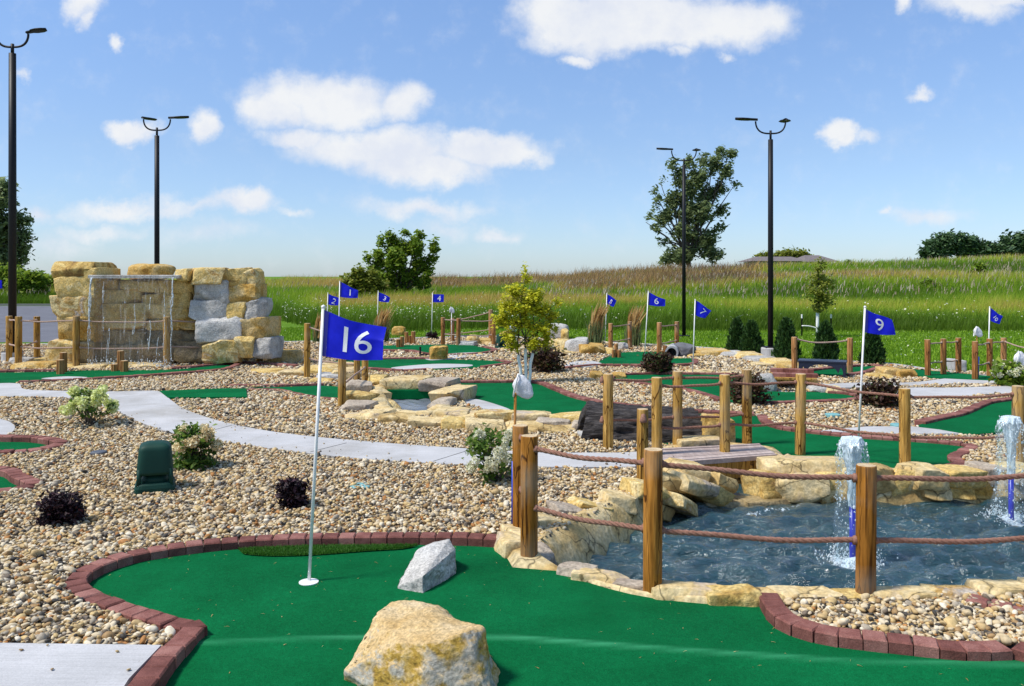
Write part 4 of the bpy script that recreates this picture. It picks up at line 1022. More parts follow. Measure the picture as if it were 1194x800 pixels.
# ------------------------------------------------------------------ water
def watermat(name, deep, tint, rough=.06, bump=.35, bs=14):
    m, nt, b = newmat(name)
    tc = nd(nt, 'ShaderNodeTexCoord').outputs['Object']
    mp = nd(nt, 'ShaderNodeMapping', {'Vector': tc, 'Scale': (.6, 1.35, 1)}).outputs[0]
    n1 = nd(nt, 'ShaderNodeTexNoise', {'Vector': mp, 'Scale': bs, 'Detail': 5, 'Roughness': .55, 'Distortion': 1.2}).outputs['Fac']
    n0 = nd(nt, 'ShaderNodeTexNoise', {'Vector': tc, 'Scale': 1.5, 'Detail': 3}).outputs['Fac']
    col = ramp(nt, n0, [(.3, deep), (.7, tint)])
    fo = nd(nt, 'ShaderNodeAttribute', attribute_name='foam').outputs['Fac']
    f2 = nd(nt, 'ShaderNodeTexNoise', {'Vector': tc, 'Scale': 22, 'Detail': 6, 'Distortion': 1.5}).outputs['Fac']
    ff = ramp(nt, math_(nt, 'ADD', f2, math_(nt, 'SUBTRACT', fo, .62)), [(.42, (0, 0, 0)), (.56, (1, 1, 1))])
    col = mixc(nt, ff, col, (.66, .74, .78))
    nt.links.new(col, b.inputs['Base Color'])
    nt.links.new(math_(nt, 'ADD', math_(nt, 'MULTIPLY', ff, .5), rough), b.inputs['Roughness'])
    b.inputs['IOR'].default_value = 1.5; b.inputs['Specular IOR Level'].default_value = .5
    bp = nd(nt, 'ShaderNodeBump', {'Strength': bump, 'Distance': .03, 'Height': n1}); nt.links.new(bp.outputs[0], b.inputs['Normal'])
    return m
_w = None
M['water'] = watermat('pond_water', (.009, .036, .042), (.022, .066, .074), bump=1.0, bs=20)
_b = M['water'].node_tree.nodes['Principled BSDF']; _b.inputs['Coat Weight'].default_value = .7; _b.inputs['Coat Roughness'].default_value = .03; _b.inputs['Coat IOR'].default_value = 1.6
_bn = _b.inputs['Normal'].links[0].from_socket; M['water'].node_tree.links.new(_bn, _b.inputs['Coat Normal'])
WZ = -.18
FNT = [G(994, 656, WZ), G(1179, 607, WZ)]
def water_z(Q):
    z = np.zeros(len(Q)); r_ = np.random.default_rng(5)
    for k in range(34):
        lam = r_.uniform(.08, .34); a = np.pi / 2 + r_.normal(0, .45); ph = r_.uniform(0, 6.28)
        w = 2 * np.pi / lam
        z += .0046 * (lam / .2) ** .9 * np.sin(w * (Q[:, 0] * np.cos(a) + Q[:, 1] * np.sin(a)) + ph + 1.1 * np.sin(Q[:, 0] * 2.3 + k) + 1.1 * np.sin(Q[:, 1] * 2.9 + k * 2))
    for f in FNT:
        d = np.hypot(Q[:, 0] - f[0], Q[:, 1] - f[1])
        z += .011 * np.sin(d * 2 * np.pi / .13) * np.exp(-d / .45)
    return WZ + z
xs = np.arange(.05, 5.6, .022); ys = np.arange(4.2, 8.6, .022)
X, Y = np.meshgrid(xs, ys); Q = np.c_[X.ravel(), Y.ravel()]
foam = np.zeros(len(Q))
for f in FNT: foam = np.maximum(foam, np.exp(-(np.hypot(Q[:, 0] - f[0], Q[:, 1] - f[1]) / .19) ** 2))
cas = np.array([G(872, 600, WZ)[:2], G(945, 590, WZ)[:2]])
foam = np.maximum(foam, .55 * np.exp(-(pdist(Q, cas, False) / .06) ** 2))
i = np.arange(len(Q)).reshape(len(ys), len(xs))
Fq = np.stack([i[:-1, :-1], i[:-1, 1:], i[1:, 1:], i[1:, :-1]], -1).reshape(-1, 4)
okp = pip(Q, POND) | (pdist(Q, POND, cap=.3) < .15)
Fq = Fq[okp[Fq].all(1)]; used = np.unique(Fq); re_ = np.full(len(Q), -1); re_[used] = np.arange(len(used))
tag(mesh('water', np.c_[Q, water_z(Q)][used], re_[Fq], M['water'], smooth=True, extra={'foam': foam[used]}), 'rippled dark blue pond water inside the flagstone edging', 'water', kind='structure')
Q2 = np.c_[X.ravel() * .5 - 2.4, 10 + (Y.ravel() - 4.2) * .8]
okp = pip(Q2, STREAM) | (pdist(Q2, STREAM, cap=.3) < .1)
Fq = np.stack([i[:-1, :-1], i[:-1, 1:], i[1:, 1:], i[1:, :-1]], -1).reshape(-1, 4); Fq = Fq[okp[Fq].all(1)]; used = np.unique(Fq); re_ = np.full(len(Q2), -1); re_[used] = np.arange(len(used))
z2 = -.10 + .02 * np.sin(Q2[used][:, 1] * 6) * np.sin(Q2[used][:, 0] * 7) + .012 * np.sin(Q2[used][:, 1] * 23 + 3 * np.sin(Q2[used][:, 0] * 9))
M['stream'] = watermat('stream_water', (.10, .12, .14), (.2, .23, .27), rough=.12, bump=.5, bs=10)
tag(mesh('water', np.c_[Q2[used], z2], re_[Fq], M['stream'], smooth=True, extra={'foam': .22 * np.ones(len(used))}), 'shallow rippled stream water under the carpet bridge', 'water', kind='structure')

# fountains
def jetmat():
    m, nt, b = newmat('jet_water')
    tc = nd(nt, 'ShaderNodeTexCoord').outputs['Object']
    mp = nd(nt, 'ShaderNodeMapping', {'Vector': tc, 'Scale': (1.2, 1.2, .26)}).outputs[0]
    n1 = nd(nt, 'ShaderNodeTexNoise', {'Vector': mp, 'Scale': 42, 'Detail': 5, 'Distortion': 2.0}).outputs['Fac']
    b.inputs['Base Color'].default_value = (.72, .82, .86, 1); b.inputs['Roughness'].default_value = .08
    b.inputs['Specular IOR Level'].default_value = .9
    bp = nd(nt, 'ShaderNodeBump', {'Strength': .8, 'Distance': .01, 'Height': n1}); nt.links.new(bp.outputs[0], b.inputs['Normal'])
    tr = nd(nt, 'ShaderNodeBsdfTransparent', {'Color': (.93, .97, .98, 1)})
    at = nd(nt, 'ShaderNodeAttribute', attribute_name='cover').outputs['Fac']
    k = nd(nt, 'ShaderNodeMapRange', {'Value': math_(nt, 'ADD', n1, math_(nt, 'SUBTRACT', at, .5)), 'From Min': .44, 'From Max': .60}, interpolation_type='SMOOTHSTEP').outputs[0]
    gl = nd(nt, 'ShaderNodeMixShader', {'Fac': math_(nt, 'ADD', math_(nt, 'MULTIPLY', k, .74), .06)})
    nt.links.new(tr.outputs[0], gl.inputs[1]); nt.links.new(b.outputs[0], gl.inputs[2])
    nt.links.new(gl.outputs[0], nt.nodes['Material Output'].inputs['Surface'])
    return m
M['jet'] = jetmat()
def dropmat():
    m, nt, b = newmat('water_drops')
    b.inputs['Base Color'].default_value = (.82, .88, .9, 1); b.inputs['Roughness'].default_value = .1; b.inputs['Transmission Weight'].default_value = .45; b.inputs['IOR'].default_value = 1.2
    return m
M['drop'] = dropmat()
def drops(P, r, stretch=1.6):
    B, Fb = ico(1); n = len(P)
    s = r * np.exp(rng.normal(0, .4, n))
    V = B[None] * np.stack([s, s, s * stretch], -1)[:, None, :] + P[:, None, :]
    return V.reshape(-1, 3), (Fb[None] + (np.arange(n) * len(B))[:, None, None]).reshape(-1, 3)
def fountain(f, hgt, pipe_h, rad, label, seed, nozzle=True):
    r_ = np.random.default_rng(seed)
    t = thing('fountain', label, 'fountain', f, 'pond fountains')
    if nozzle: MB().tube([f + [0, 0, -.2], f + [0, 0, pipe_h]], .019, 14).build('pipe', M['bluepipe'], t, smooth=True)
    # thick core rising out of the pipe, then a bell of falling water with ragged lower edge
    nu, nv = 90, 56
    V, cov = [], []
    prof = [(0.022, pipe_h), (.026, hgt * .72), (.045, hgt * .88), (.062, hgt * .96), (.05, hgt * 1.01), (.0, hgt * 1.02)]
    prof2 = [(.0, hgt * 1.02), (.045, hgt * 1.01), (rad * .85, hgt * .955), (rad, hgt * .88), (rad * 1.02, hgt * .72), (rad * 1.08, hgt * .5), (rad * 1.2, hgt * .25), (rad * 1.35, 0.0)]
    for pi_, (pr, bias) in enumerate(((prof, .56), (prof2, .33))):
        pr = np.array(pr); s = np.linspace(0, 1, nu); k = np.linspace(0, 1, len(pr))
        rr = np.interp(s, k, pr[:, 0]); zz = np.interp(s, k, pr[:, 1])
        a = np.linspace(0, 2 * np.pi, nv, endpoint=False)
        VV, CC = [], []
        for i_ in range(nu):
            for j in range(nv):
                p = Vector((math.cos(a[j]) * 2.2, math.sin(a[j]) * 2.2, zz[i_] * 5 + seed))
                q = rr[i_] * (1 + .30 * mn.fractal(p, 1, 2, 4) + .12 * mn.noise(p * 4)) + .004
                VV.append((f[0] + q * math.cos(a[j]), f[1] + q * math.sin(a[j]), f[2] + zz[i_] + .010 * mn.noise(p * 3)))
                top = max(0, (zz[i_] / hgt - .75) / .25)
                CC.append(bias + .22 * top - (.10 if pi_ and zz[i_] < hgt * .5 else 0))
        i = np.arange(nu * nv).reshape(nu, nv); j2 = np.roll(i, -1, 1)
        Fq = np.stack([i[:-1], j2[:-1], j2[1:], i[1:]], -1).reshape(-1, 4)
        mesh('water_jet' if pi_ == 0 else 'water_bell', np.array(VV), Fq, M['jet'], t, smooth=True, extra={'cover': np.array(CC)})
    n = 420
    a = r_.uniform(0, 2 * np.pi, n); zz = r_.uniform(0, 1, n); q = rad * (1.0 + .55 * (1 - zz) * r_.random(n) + .12 * r_.normal(size=n))
    P = np.c_[q * np.cos(a), q * np.sin(a), zz * hgt] + f
    n = 420
    a = r_.uniform(0, 2 * np.pi, n); q = rad * 1.1 + np.abs(r_.normal(0, .07, n)); zz = np.abs(r_.normal(0, .045, n)) * np.exp(-(q - rad) * 4)
    P = np.concatenate([P, np.c_[q * np.cos(a), q * np.sin(a), zz] + f])
    V, Fd = drops(P, .0032, 1.5)
    mesh('splash', V, Fd, M['drop'], t, smooth=True)
    return t
fountain(FNT[0], .79, .36, .082, 'water fountain on a blue pipe behind the dark fence post', 3)
fountain(FNT[1], .77, .34, .088, 'water fountain on a blue pipe at the frame edge', 9)
fountain(G(597, 402) + [0, 0, .02], .42, .05, .09, 'small bubbling fountain far behind the yellow tree', 14, nozzle=False)

# ------------------------------------------------------------------ waterfall of stacked blocks
WF = 15.6
root = thing('stone_waterfall', 'waterfall wall of stacked tan, ochre and gray quarry blocks', 'waterfall', At(187, 432, WF))
root.location.z = 0; OFF[root.name][2] = 0
def blk(x0, y0, x1, y1, mt, d=WF, dp=.62, seed=0, cuts=5, rz=0.0, gap=0):
    x0, x1 = (640 + (q - 640) * .945 if q > 640 else q for q in (x0, x1))
    a = At(x0 / 2.9625, 200 + y0 / 2.9625, d); b = At(x1 / 2.9625, 200 + y1 / 2.9625, d)
    c = (a + b) / 2; c[1] = d + dp / 2 + .05
    rock('stone_block', c, (abs(b[0] - a[0]) * (.99 if x0 > 800 else 1.03) + .01, dp, abs(a[2] - b[2]) * 1.05 + .015), M[mt], root, seed, rz=R(rz), boxy=12, sub=4, cuts=cuts + 4, rough=.055, cutd=(.76, .96))
L = [(172, 313, 315, 366, 'tan', -.28, 4), (160, 362, 312, 434, 'tan', -.28, 3), (156, 432, 312, 505, 'tan', -.28, 3), (166, 503, 312, 588, 'ochre', -.28, 3), (152, 585, 250, 672, 'tan', -.3, 4), (245, 590, 316, 672, 'wet', -.2, 3),
     (282, 334, 330, 378, 'tan', -.34, 3), (600, 338, 645, 378, 'tan', -.34, 3),
     (315, 376, 410, 414, 'gold', .06, 3), (405, 376, 474, 414, 'gold', .06, 3), (470, 374, 542, 422, 'gold', .06, 3), (538, 378, 655, 430, 'gold', .06, 3), (318, 410, 478, 458, 'gold', .06, 3), (478, 420, 660, 472, 'gold', .06, 3), (318, 454, 498, 510, 'gold', .06, 3), (494, 462, 592, 510, 'gold', .06, 3), (588, 468, 655, 512, 'ochre', .04, 3),
     (318, 508, 488, 548, 'gold', .04, 3), (486, 512, 606, 548, 'ochre', .04, 3), (604, 513, 676, 547, 'ochre', .06, 3), (318, 544, 494, 604, 'wet', .1, 3), (492, 544, 684, 602, 'wet', .06, 3), (316, 600, 482, 668, 'wet', .0, 3), (478, 600, 604, 668, 'wet', .0, 3), (596, 588, 704, 660, 'wet', -.05, 3),
     (644, 334, 772, 388, 'tan', -.2, 4), (764, 337, 858, 392, 'tan', -.2, 3), (846, 338, 900, 394, 'tan', -.15, 4), (652, 376, 792, 454, 'gray', -.22, 5), (778, 388, 902, 452, 'ochre', -.16, 4), (646, 448, 782, 512, 'gray', -.24, 4), (778, 454, 858, 508, 'tan', -.18, 3), (850, 438, 926, 512, 'gray', -.12, 4),
     (672, 503, 834, 590, 'gray', -.3, 5), (818, 512, 942, 580, 'ochre', -.24, 4), (690, 586, 822, 662, 'tan', -.3, 4), (816, 574, 884, 645, 'tan', -.26, 4), (878, 576, 958, 645, 'gray', -.22, 4),
     ]
c_ = At(177, 317.5, WF + .75); rock('stone_block', c_, (.86, .6, .34), M['ochre'], root, 561, boxy=3.2, cuts=7, rough=.06)
for k, (x0, y0, x1, y1, mt, dd, cu) in enumerate(L):
    blk(x0, y0, x1, y1, mt, WF + dd + random.uniform(-.07, .05), .95 if x0 < 300 else .55, 500 + k, cuts=cu, rz=random.uniform(-4, 4))
# core behind the blocks so that no light leaks between them
a = At(60, 320, WF + .9); b2 = At(312, 320, WF + .9)
MB().box(((a[0] + b2[0]) / 2 + .1, WF + .95, .70), (b2[0] - a[0] - .75, .55, 1.6)).build('rubble_core', M['wet'], root)
a = At(318 / 2.9625, 331, WF - .36); b2 = At(608 / 2.9625, 331, WF - .36)
mb = MB(); mb.box(((a[0] + b2[0]) / 2, WF - .02, At(0, 322.6, WF)[2]), (b2[0] - a[0] + .12, .74, .06), ch=.012)
mb.build('spill_ledge', M['gray'], root)
def curtain():
    m, nt, b = newmat('falling_water')
    tc = nd(nt, 'ShaderNodeTexCoord').outputs['Object']
    mp = nd(nt, 'ShaderNodeMapping', {'Vector': tc, 'Scale': (20, 20, 1.0)}).outputs[0]
    n1 = nd(nt, 'ShaderNodeTexNoise', {'Vector': mp, 'Scale': 1.6, 'Detail': 5, 'Distortion': .6}).outputs['Fac']
    mp2 = nd(nt, 'ShaderNodeMapping', {'Vector': tc, 'Scale': (10, 10, 5)}).outputs[0]
    n2 = nd(nt, 'ShaderNodeTexNoise', {'Vector': mp2, 'Scale': 2.6, 'Detail': 6, 'Distortion': 2}).outputs['Fac']
    b.inputs['Base Color'].default_value = (.80, .82, .82, 1); b.inputs['Roughness'].default_value = .25
    k = math_(nt, 'ADD', ramp(nt, n1, [(.54, (.03,) * 3), (.76, (.26,) * 3)]), ramp(nt, n2, [(.64, (0,) * 3), (.70, (.35,) * 3)]), True)
    tr = nd(nt, 'ShaderNodeBsdfTransparent'); mx = nd(nt, 'ShaderNodeMixShader', {'Fac': k})
    nt.links.new(tr.outputs[0], mx.inputs[1]); nt.links.new(b.outputs[0], mx.inputs[2]); nt.links.new(mx.outputs[0], nt.nodes['Material Output'].inputs['Surface'])
    return m
nx, nz = 60, 40
zs = np.linspace(At(0, 323.5, WF)[2], .03, nz); xs = np.linspace(a[0], b2[0], nx)
X, Z = np.meshgrid(xs, zs); fall = (zs[0] - Z)
Yc = WF - .40 - .10 * np.sqrt(fall + .001) + .012 * np.sin(X * 17) * np.minimum(fall, 1)
i = np.arange(nx * nz).reshape(nz, nx)
mesh('water_curtain', np.c_[X.ravel(), Yc.ravel(), Z.ravel()], np.stack([i[:-1, :-1], i[:-1, 1:], i[1:, 1:], i[1:, :-1]], -1).reshape(-1, 4), curtain(), root, smooth=True)
P = []
for k in range(22):
    x = (a[0] + .015 + rng.normal(0, .012)) if k < 5 else (b2[0] - .02 + rng.normal(0, .015)) if k < 8 else rng.uniform(a[0], b2[0])
    z1 = zs[0] * (1 if k < 8 else rng.uniform(.3, 1)); z0 = max(.04, z1 - (rng.uniform(.5, 1.7) if k < 8 else rng.uniform(.1, .6)))
    zz = np.arange(z1, z0, -.02)
    if len(zz) < 4: continue
    pts = np.c_[x + .010 * np.sin(zz * 11 + k) + rng.normal(0, .003, len(zz)), WF - .42 - .10 * np.sqrt(np.maximum(zs[0] - zz, 0)) + rng.normal(0, .004, len(zz)), zz]
    MB().tube(pts, (.0055 if k < 8 else .004) * np.exp(rng.normal(0, .5, len(zz))), 6).build('water_strand', M['drop'], root, smooth=True)
for _ in range(500):
    P.append((rng.uniform(a[0], b2[0]), WF - .52 + rng.normal(0, .08), abs(rng.normal(0, .10))))
V, Fd = drops(np.array(P), .006, 2.2)
mesh('water_drops', V, Fd, M['drop'], root, smooth=True)
# ------------------------------------------------------------------ rope fences
def post(root, px, by, ty, mat, r=.047, ext=.0, z=0.0):
    b = G(px, by, z); h = (by - ty) * b[1] / F
    n = 20
    mb = MB(); prof = [(r * 1.0, -.06 - ext), (r, .02), (r * random.uniform(.97, 1.02), h * .5), (r, h - .008), (r * .93, h)]
    a = np.linspace(0, 2 * math.pi, n, endpoint=False); ph = random.uniform(0, 6)
    V = []
    lean = np.array([random.uniform(-.008, .008), random.uniform(-.008, .008)])
    for rr, zz in prof:
        q = rr * (1 + .025 * np.cos(3 * a + ph) + .015 * np.cos(5 * a + ph * 2))
        V.append(np.c_[b[0] + q * np.cos(a) + lean[0] * zz, b[1] + q * np.sin(a) + lean[1] * zz, np.full(n, b[2] + zz)])
    fs = [(i * n + j, i * n + (j + 1) % n, (i + 1) * n + (j + 1) % n, (i + 1) * n + j) for i in range(len(prof) - 1) for j in range(n)]
    ms = [0] * len(fs); fs.append(tuple((len(prof) - 1) * n + j for j in range(n))); ms.append(1)
    mb.add(np.concatenate(V), fs, ms)
    o = mb.build('post', [mat, M['wood_end']], root, smooth=False)
    for p in o.data.polygons: p.use_smooth = p.material_index == 0 and len(p.vertices) == 4
    return b, h, r


def ropep(root, p0, p1, sag, r, mat, knots=(True, True), seg=None):
    p0 = np.array(p0); p1 = np.array(p1); L = np.linalg.norm(p1 - p0)
    n = seg or int(min(400, max(24, L / (r * .75))))
    t = np.linspace(0, 1, n); C = p0 + (p1 - p0) * t[:, None]; C[:, 2] -= sag * 4 * t * (1 - t)
    C[:, 2] += .004 * np.sin(t * 9 + p0[0] * 7); T = (p1 - p0) / L
    u = np.cross([0, 0, 1.0], T); u /= np.linalg.norm(u); w = np.cross(T, u)
    mb = MB(); pitch = r * 7.5
    for k in range(3):
        a = 2 * np.pi * (t * L / pitch + k / 3)
        mb.tube(C + r * .50 * (np.cos(a)[:, None] * u + np.sin(a)[:, None] * w), r * .56, 6)
    for kk, p, s_ in ((knots[0], p0, 1), (knots[1], p1, -1)):
        if kk:
            B, Fb = ico(2); mb.add(B * r * np.array([1.5, 1.5, 1.6]) * (1 + .2 * np.sin(B[:, :1] * 9)) + p + T * s_ * r * .6, Fb)
    return mb.build('rope', mat, root, smooth=True)


def fence(label, posts, ropes, wood_, ropem, rr, hts=(.86, .42), group='rope fences of the course', r=.047):
    """posts: (px, base py, top py[, ext]); ropes: (i, j, sag)"""
    b0 = G(posts[0][0], posts[0][1])
    root = thing('rope_fence', label, 'rope fence', b0, group)
    bs = [post(root, p[0], p[1], p[2], wood_, r=r if len(p) < 5 else p[4], ext=p[3] if len(p) > 3 else 0) for p in posts]
    for (i, j, sag) in ropes:
        (a, ha, ra), (b, hb, rb) = bs[i], bs[j]
        T = (b - a)[:2]; T = T / np.linalg.norm(T)
        for q in hts:
            p0 = a + np.array([T[0] * ra * .8, T[1] * ra * .8, ha * q]); p1 = b - np.array([T[0] * rb * .8, T[1] * rb * .8, -hb * q])
            ropep(root, p0, p1, sag, rr, ropem)
    return root, bs

fence('stained wood post and thick brown rope fence along the near pond edge', [(607, 626, 496), (617, 657, 508), (761, 692, 524), (1009, 700, 542), (1256, 694, 536)], [(0, 1, .0), (1, 2, .012), (2, 3, .015), (3, 4, .014)], M['wood_dark'], M['rope'], .0145, (.90, .44), r=.0495)
rt, bs = fence('golden post and rope fence from the footbridge along the far pond bank', [(749, 575, 477, 0, .043), (766, 539, 440, .05), (845, 536, 437, .17), (933, 532, 436), (1055, 548, 453), (1187, 549, 450), (1330, 548, 450)], [(1, 2, .015), (2, 3, .012), (3, 4, .012), (4, 5, .015), (5, 6, .01)], M['wood_gold'], M['rope'], .0125, (.90, .41))
B, Fb = ico(2); c = bs[0][0] + [0, -.05, bs[0][1] - .07]
MB().add(B * [.028, .024, .036] * (1 + .25 * np.sin(B[:, 2:] * 8)) + c, Fb).build('rope_knot', M['rope'], rt, smooth=True)
rt, bs = fence('golden post and rope fence on the far side of the footbridge', [(709, 529, 436), (790, 525, 433), (871, 521, 431)], [(0, 1, .012), (1, 2, .012)], M['wood_gold'], M['rope'], .0125, (.92, .42))
for q in (.92, .42): MB().add(B * [.024, .026, .034] * (1 + .25 * np.sin(B[:, 2:] * 8)) + bs[0][0] + [-.055, 0, bs[0][1] * q], Fb).build('rope_knot', M['rope'], rt, smooth=True)
fence('post and rope fence in front of the stone waterfall', [(11, 425, 368.5), (21.5, 430, 369), (43, 419.5, 369), (88.8, 431.5, 368.5), (194.5, 430, 369.5), (264, 419.5, 368.5), (303, 424, 368.5)], [(0, 1, 0), (1, 2, .01), (1, 3, .02), (3, 4, .03), (4, 6, .03), (6, 5, .01)], M['wood_gold'], M['rope_old'], .014, (.92, .42), r=.058)
fence('crooked post and rope fence by the stream behind the near flag', [(358, 443, 377), (416.5, 446, 389), (425.5, 450.5, 392), (398.5, 477, 404)], [(0, 1, .02), (2, 3, .0)], M['wood_gold'], M['rope_old'], .013, (.93, .38), r=.05)
fence('low post and rope fence in front of the flower meadow', [(516.5, 404, 370), (527.5, 401, 371), (534.5, 405, 371), (572, 401, 361), (575.5, 404.5, 371)], [(0, 2, 0), (2, 4, .02), (0, 1, 0), (1, 3, .02)], M['wood_red'], M['rope_old'], .013, (.92, .42), r=.05)
fence('short pair of fence posts between two straw plume grasses', [(712, 413, 377), (734.5, 408, 375)], [(0, 1, .01)], M['wood_red'], M['rope_old'], .013, (.9, .4), r=.048)
fence('short pair of fence posts next to the culvert pipe', [(768.5, 417, 376), (789, 411.5, 375)], [(0, 1, .01)], M['wood_red'], M['rope_old'], .013, (.9, .4), r=.05)
fence('pair of fence posts with one sagging rope behind the bench', [(926.5, 437, 393), (991, 438, 394)], [(0, 1, .05)], M['wood_red'], M['rope_old'], .014, (.94,), r=.047)
fence('three post rope fence on the pale path before the lawn', [(1082, 441, 396), (1100, 439.5, 395), (1117.5, 437.5, 394)], [(0, 1, .005), (1, 2, .005)], M['wood_red'], M['rope_old'], .012, (.9, .4), r=.045)
fence('rope fence beside the white blooming shrub, leading out of frame', [(1137, 445.5, 398), (1154, 441.5, 395), (1170, 437, 394), (1222, 446, 402)], [(0, 1, .005), (1, 2, .005), (2, 3, .04)], M['wood_red'], M['rope_old'], .012, (.9, .4), r=.045)

# ------------------------------------------------------------------ flags
def textmesh(s):
    cu = bpy.data.curves.new('t', 'FONT'); cu.body = s; cu.size = 1; cu.space_character = .86; cu.align_x = 'CENTER'; cu.align_y = 'CENTER'; cu.resolution_u = 4
    o = bpy.data.objects.new('t', cu); COL.objects.link(o)
    dg = bpy.context.evaluated_depsgraph_get(); me = bpy.data.meshes.new_from_object(o.evaluated_get(dg))
    bpy.data.objects.remove(o); bpy.data.curves.remove(cu)
    bm = bmesh.new(); bm.from_mesh(me); bpy.data.meshes.remove(me)
    bmesh.ops.remove_doubles(bm, verts=bm.verts[:], dist=1e-4)
    bmesh.ops.triangulate(bm, faces=bm.faces[:])
    for _ in range(5):
        e = [e for e in bm.edges if e.calc_length() > .10]
        if not e: break
        bmesh.ops.subdivide_edges(bm, edges=e, cuts=1); bmesh.ops.triangulate(bm, faces=[f for f in bm.faces if len(f.verts) > 3])
    bm.verts.index_update()
    V = np.array([v.co[:] for v in bm.verts]); Fs = np.array([[v.index for v in f.verts] for f in bm.faces]); bm.free()
    V[:, :2] -= (V[:, :2].max(0) + V[:, :2].min(0)) / 2
    return V, Fs
def flag(num, base, top, TL, BL, TR, BR, label, nh=.50, nc=(.58, .5), wave=.014, turn=0.0, seed=1, prad=.009, curl=0.0, rot=0.0):
    b = G(*base); d = b[1]; s = d / F
    t = thing('golf_flag', label, 'golf flag', b, 'numbered blue golf flags')
    tp = At(*top, d)
    mb = MB().tube([b + [0, 0, -.02], tp], prad, 12); Bs, Fb2 = ico(1); mb.add(Bs * prad * 1.5 + tp, Fb2)
    mb.build('pole', M['pole'], t, smooth=True)
    tl, bl, tr_, br = (At(*q, d) for q in (TL, BL, TR, BR))
    Wd = np.linalg.norm(tr_ - tl)
    def surf(u, v):
        u = np.asarray(u)[..., None]; v = np.asarray(v)[..., None]
        P = (tl * (1 - u) + tr_ * u) * v + (bl * (1 - u) + br * u) * (1 - v)
        k = wave / .014
        yoff = (wave * np.sin(u * 6.0 + v * 1.5 + seed) * u ** .5 + .35 * wave * np.sin(u * 13 - v * 4 + seed * 2) * u + turn * Wd * u + curl * Wd * np.clip(v - .62, 0, 1) * np.clip(u - .45, 0, 1) * 4)
        zoff = -.018 * k * np.sin(u * np.pi) * (1 - v) * .6 + .008 * k * np.sin(u * 5 + seed) * v
        return P + np.concatenate([np.zeros_like(yoff), yoff, zoff], -1)
    n, m = 40, 26
    U, Vv = np.meshgrid(np.linspace(.10, 1, n), np.linspace(0, 1, m))
    P = surf(U.ravel(), Vv.ravel()); i = np.arange(n * m).reshape(m, n)
    Fq = np.stack([i[:-1, :-1], i[:-1, 1:], i[1:, 1:], i[1:, :-1]], -1).reshape(-1, 4)
    cloth = mesh('flag_cloth', P, Fq, M['flag'], t, smooth=True)
    U2, V2 = np.meshgrid(np.linspace(-.01, .102, 6), np.linspace(0, 1, m)); i2 = np.arange(6 * m).reshape(m, 6)
    mesh('pole_sleeve', surf(U2.ravel(), V2.ravel()) + [0, -.004, 0], np.stack([i2[:-1, :-1], i2[:-1, 1:], i2[1:, 1:], i2[1:, :-1]], -1).reshape(-1, 4), M['sleeve'], t, smooth=True)
    if num:
        V, Ft = textmesh(num); ht = V[:, 1].max() - V[:, 1].min()
        asp_ = Wd / np.linalg.norm(tl - bl)
        x, y = V[:, 0] / ht, V[:, 1] / ht
        cr, sr = math.cos(rot), math.sin(rot); x, y = x * cr - y * sr, x * sr + y * cr
        mesh('numeral', surf(nc[0] + x * nh / asp_ * 1.0, nc[1] + y * nh) + [0, -.0035, 0], Ft, M['num'], cloth)
    return t
t = flag('16', (360, 679), (377, 358), (376.5, 362), (372.5, 414.5), (447.5, 384.5), (446, 420), 'big blue flag with a white 16 on the near green', nh=.64, nc=(.59, .5), seed=2.2, curl=.35)
c = G(360, 679, .006)
mb = MB(); mb.lathe(c, [(.030, -.01), (.052, -.002), (.052, .004), (.030, .006)], n=28); mb.build('hole_cup', M['pole'], t)
flag('1', (394, 426), (396.2, 328.3), (396.6, 329), (395.6, 346), (417.5, 338.5), (417, 347.5), 'blue flag with a white 1, tallest above the near flag', nh=.55, seed=1)
flag('2', (380.5, 400), (382.4, 341.7), (382.6, 342.3), (382.2, 355), (396, 348), (394.5, 356), 'blue flag with a slanted white 2 just behind the near flag', nh=.6, seed=3, nc=(.55, .45), rot=-.3)
flag('3', (439.5, 398), (441, 339.5), (441.2, 340.3), (440.8, 351), (455, 346.8), (453.5, 352.4), 'blue flag with a white 3 below the round tree', nh=.58, seed=5, rot=-.25)
flag('4', (503, 394), (504.4, 342), (504.6, 342.8), (504, 352.3), (517.7, 343.6), (517.4, 352.2), 'blue flag with a white 4 out by the meadow', nh=.66, seed=4, wave=.008)
flag('5', (705.5, 400), (707.6, 342.3), (707.8, 343), (707.4, 353.5), (719, 350), (715.5, 358), 'small folded blue flag with a white 5 by the straw plumes', nh=.5, seed=6, nc=(.5, .45), rot=-.4)
flag('6', (751, 424.5), (756, 340), (756.4, 341), (755.4, 355.5), (775.8, 349.5), (775.6, 357), 'blue flag with a white 6 between plume grass and lamp pole', nh=.62, seed=2, nc=(.48, .52))
flag('7', (807.5, 437.5), (810.6, 349.5), (811, 350.5), (810, 367), (829.5, 362), (822.5, 371), 'blue flag with a tilted white 7 in front of the lamp pole', nh=.55, seed=7, rot=-.4)
flag('9', (1000, 530), (1008.6, 358), (1009.2, 360), (1007.4, 387.3), (1039, 373.5), (1044.5, 390.5), 'blue flag with a white 9 between conifer and fountain', nh=.60, seed=3.5, nc=(.53, .5))
flag('10', (1152, 437), (1154, 358.2), (1154.6, 359.3), (1153.4, 373), (1169.6, 369), (1166, 378), 'small drooping blue flag with a white 10 before the hill', nh=.42, seed=8, rot=-.6, nc=(.52, .42))
flag('', (-20, 431), (-17, 322), (-16.5, 323), (-17, 339), (3, 327.5), (2.5, 336), 'blue flag just poking in at the picture edge beside the tallest lamp', seed=4)

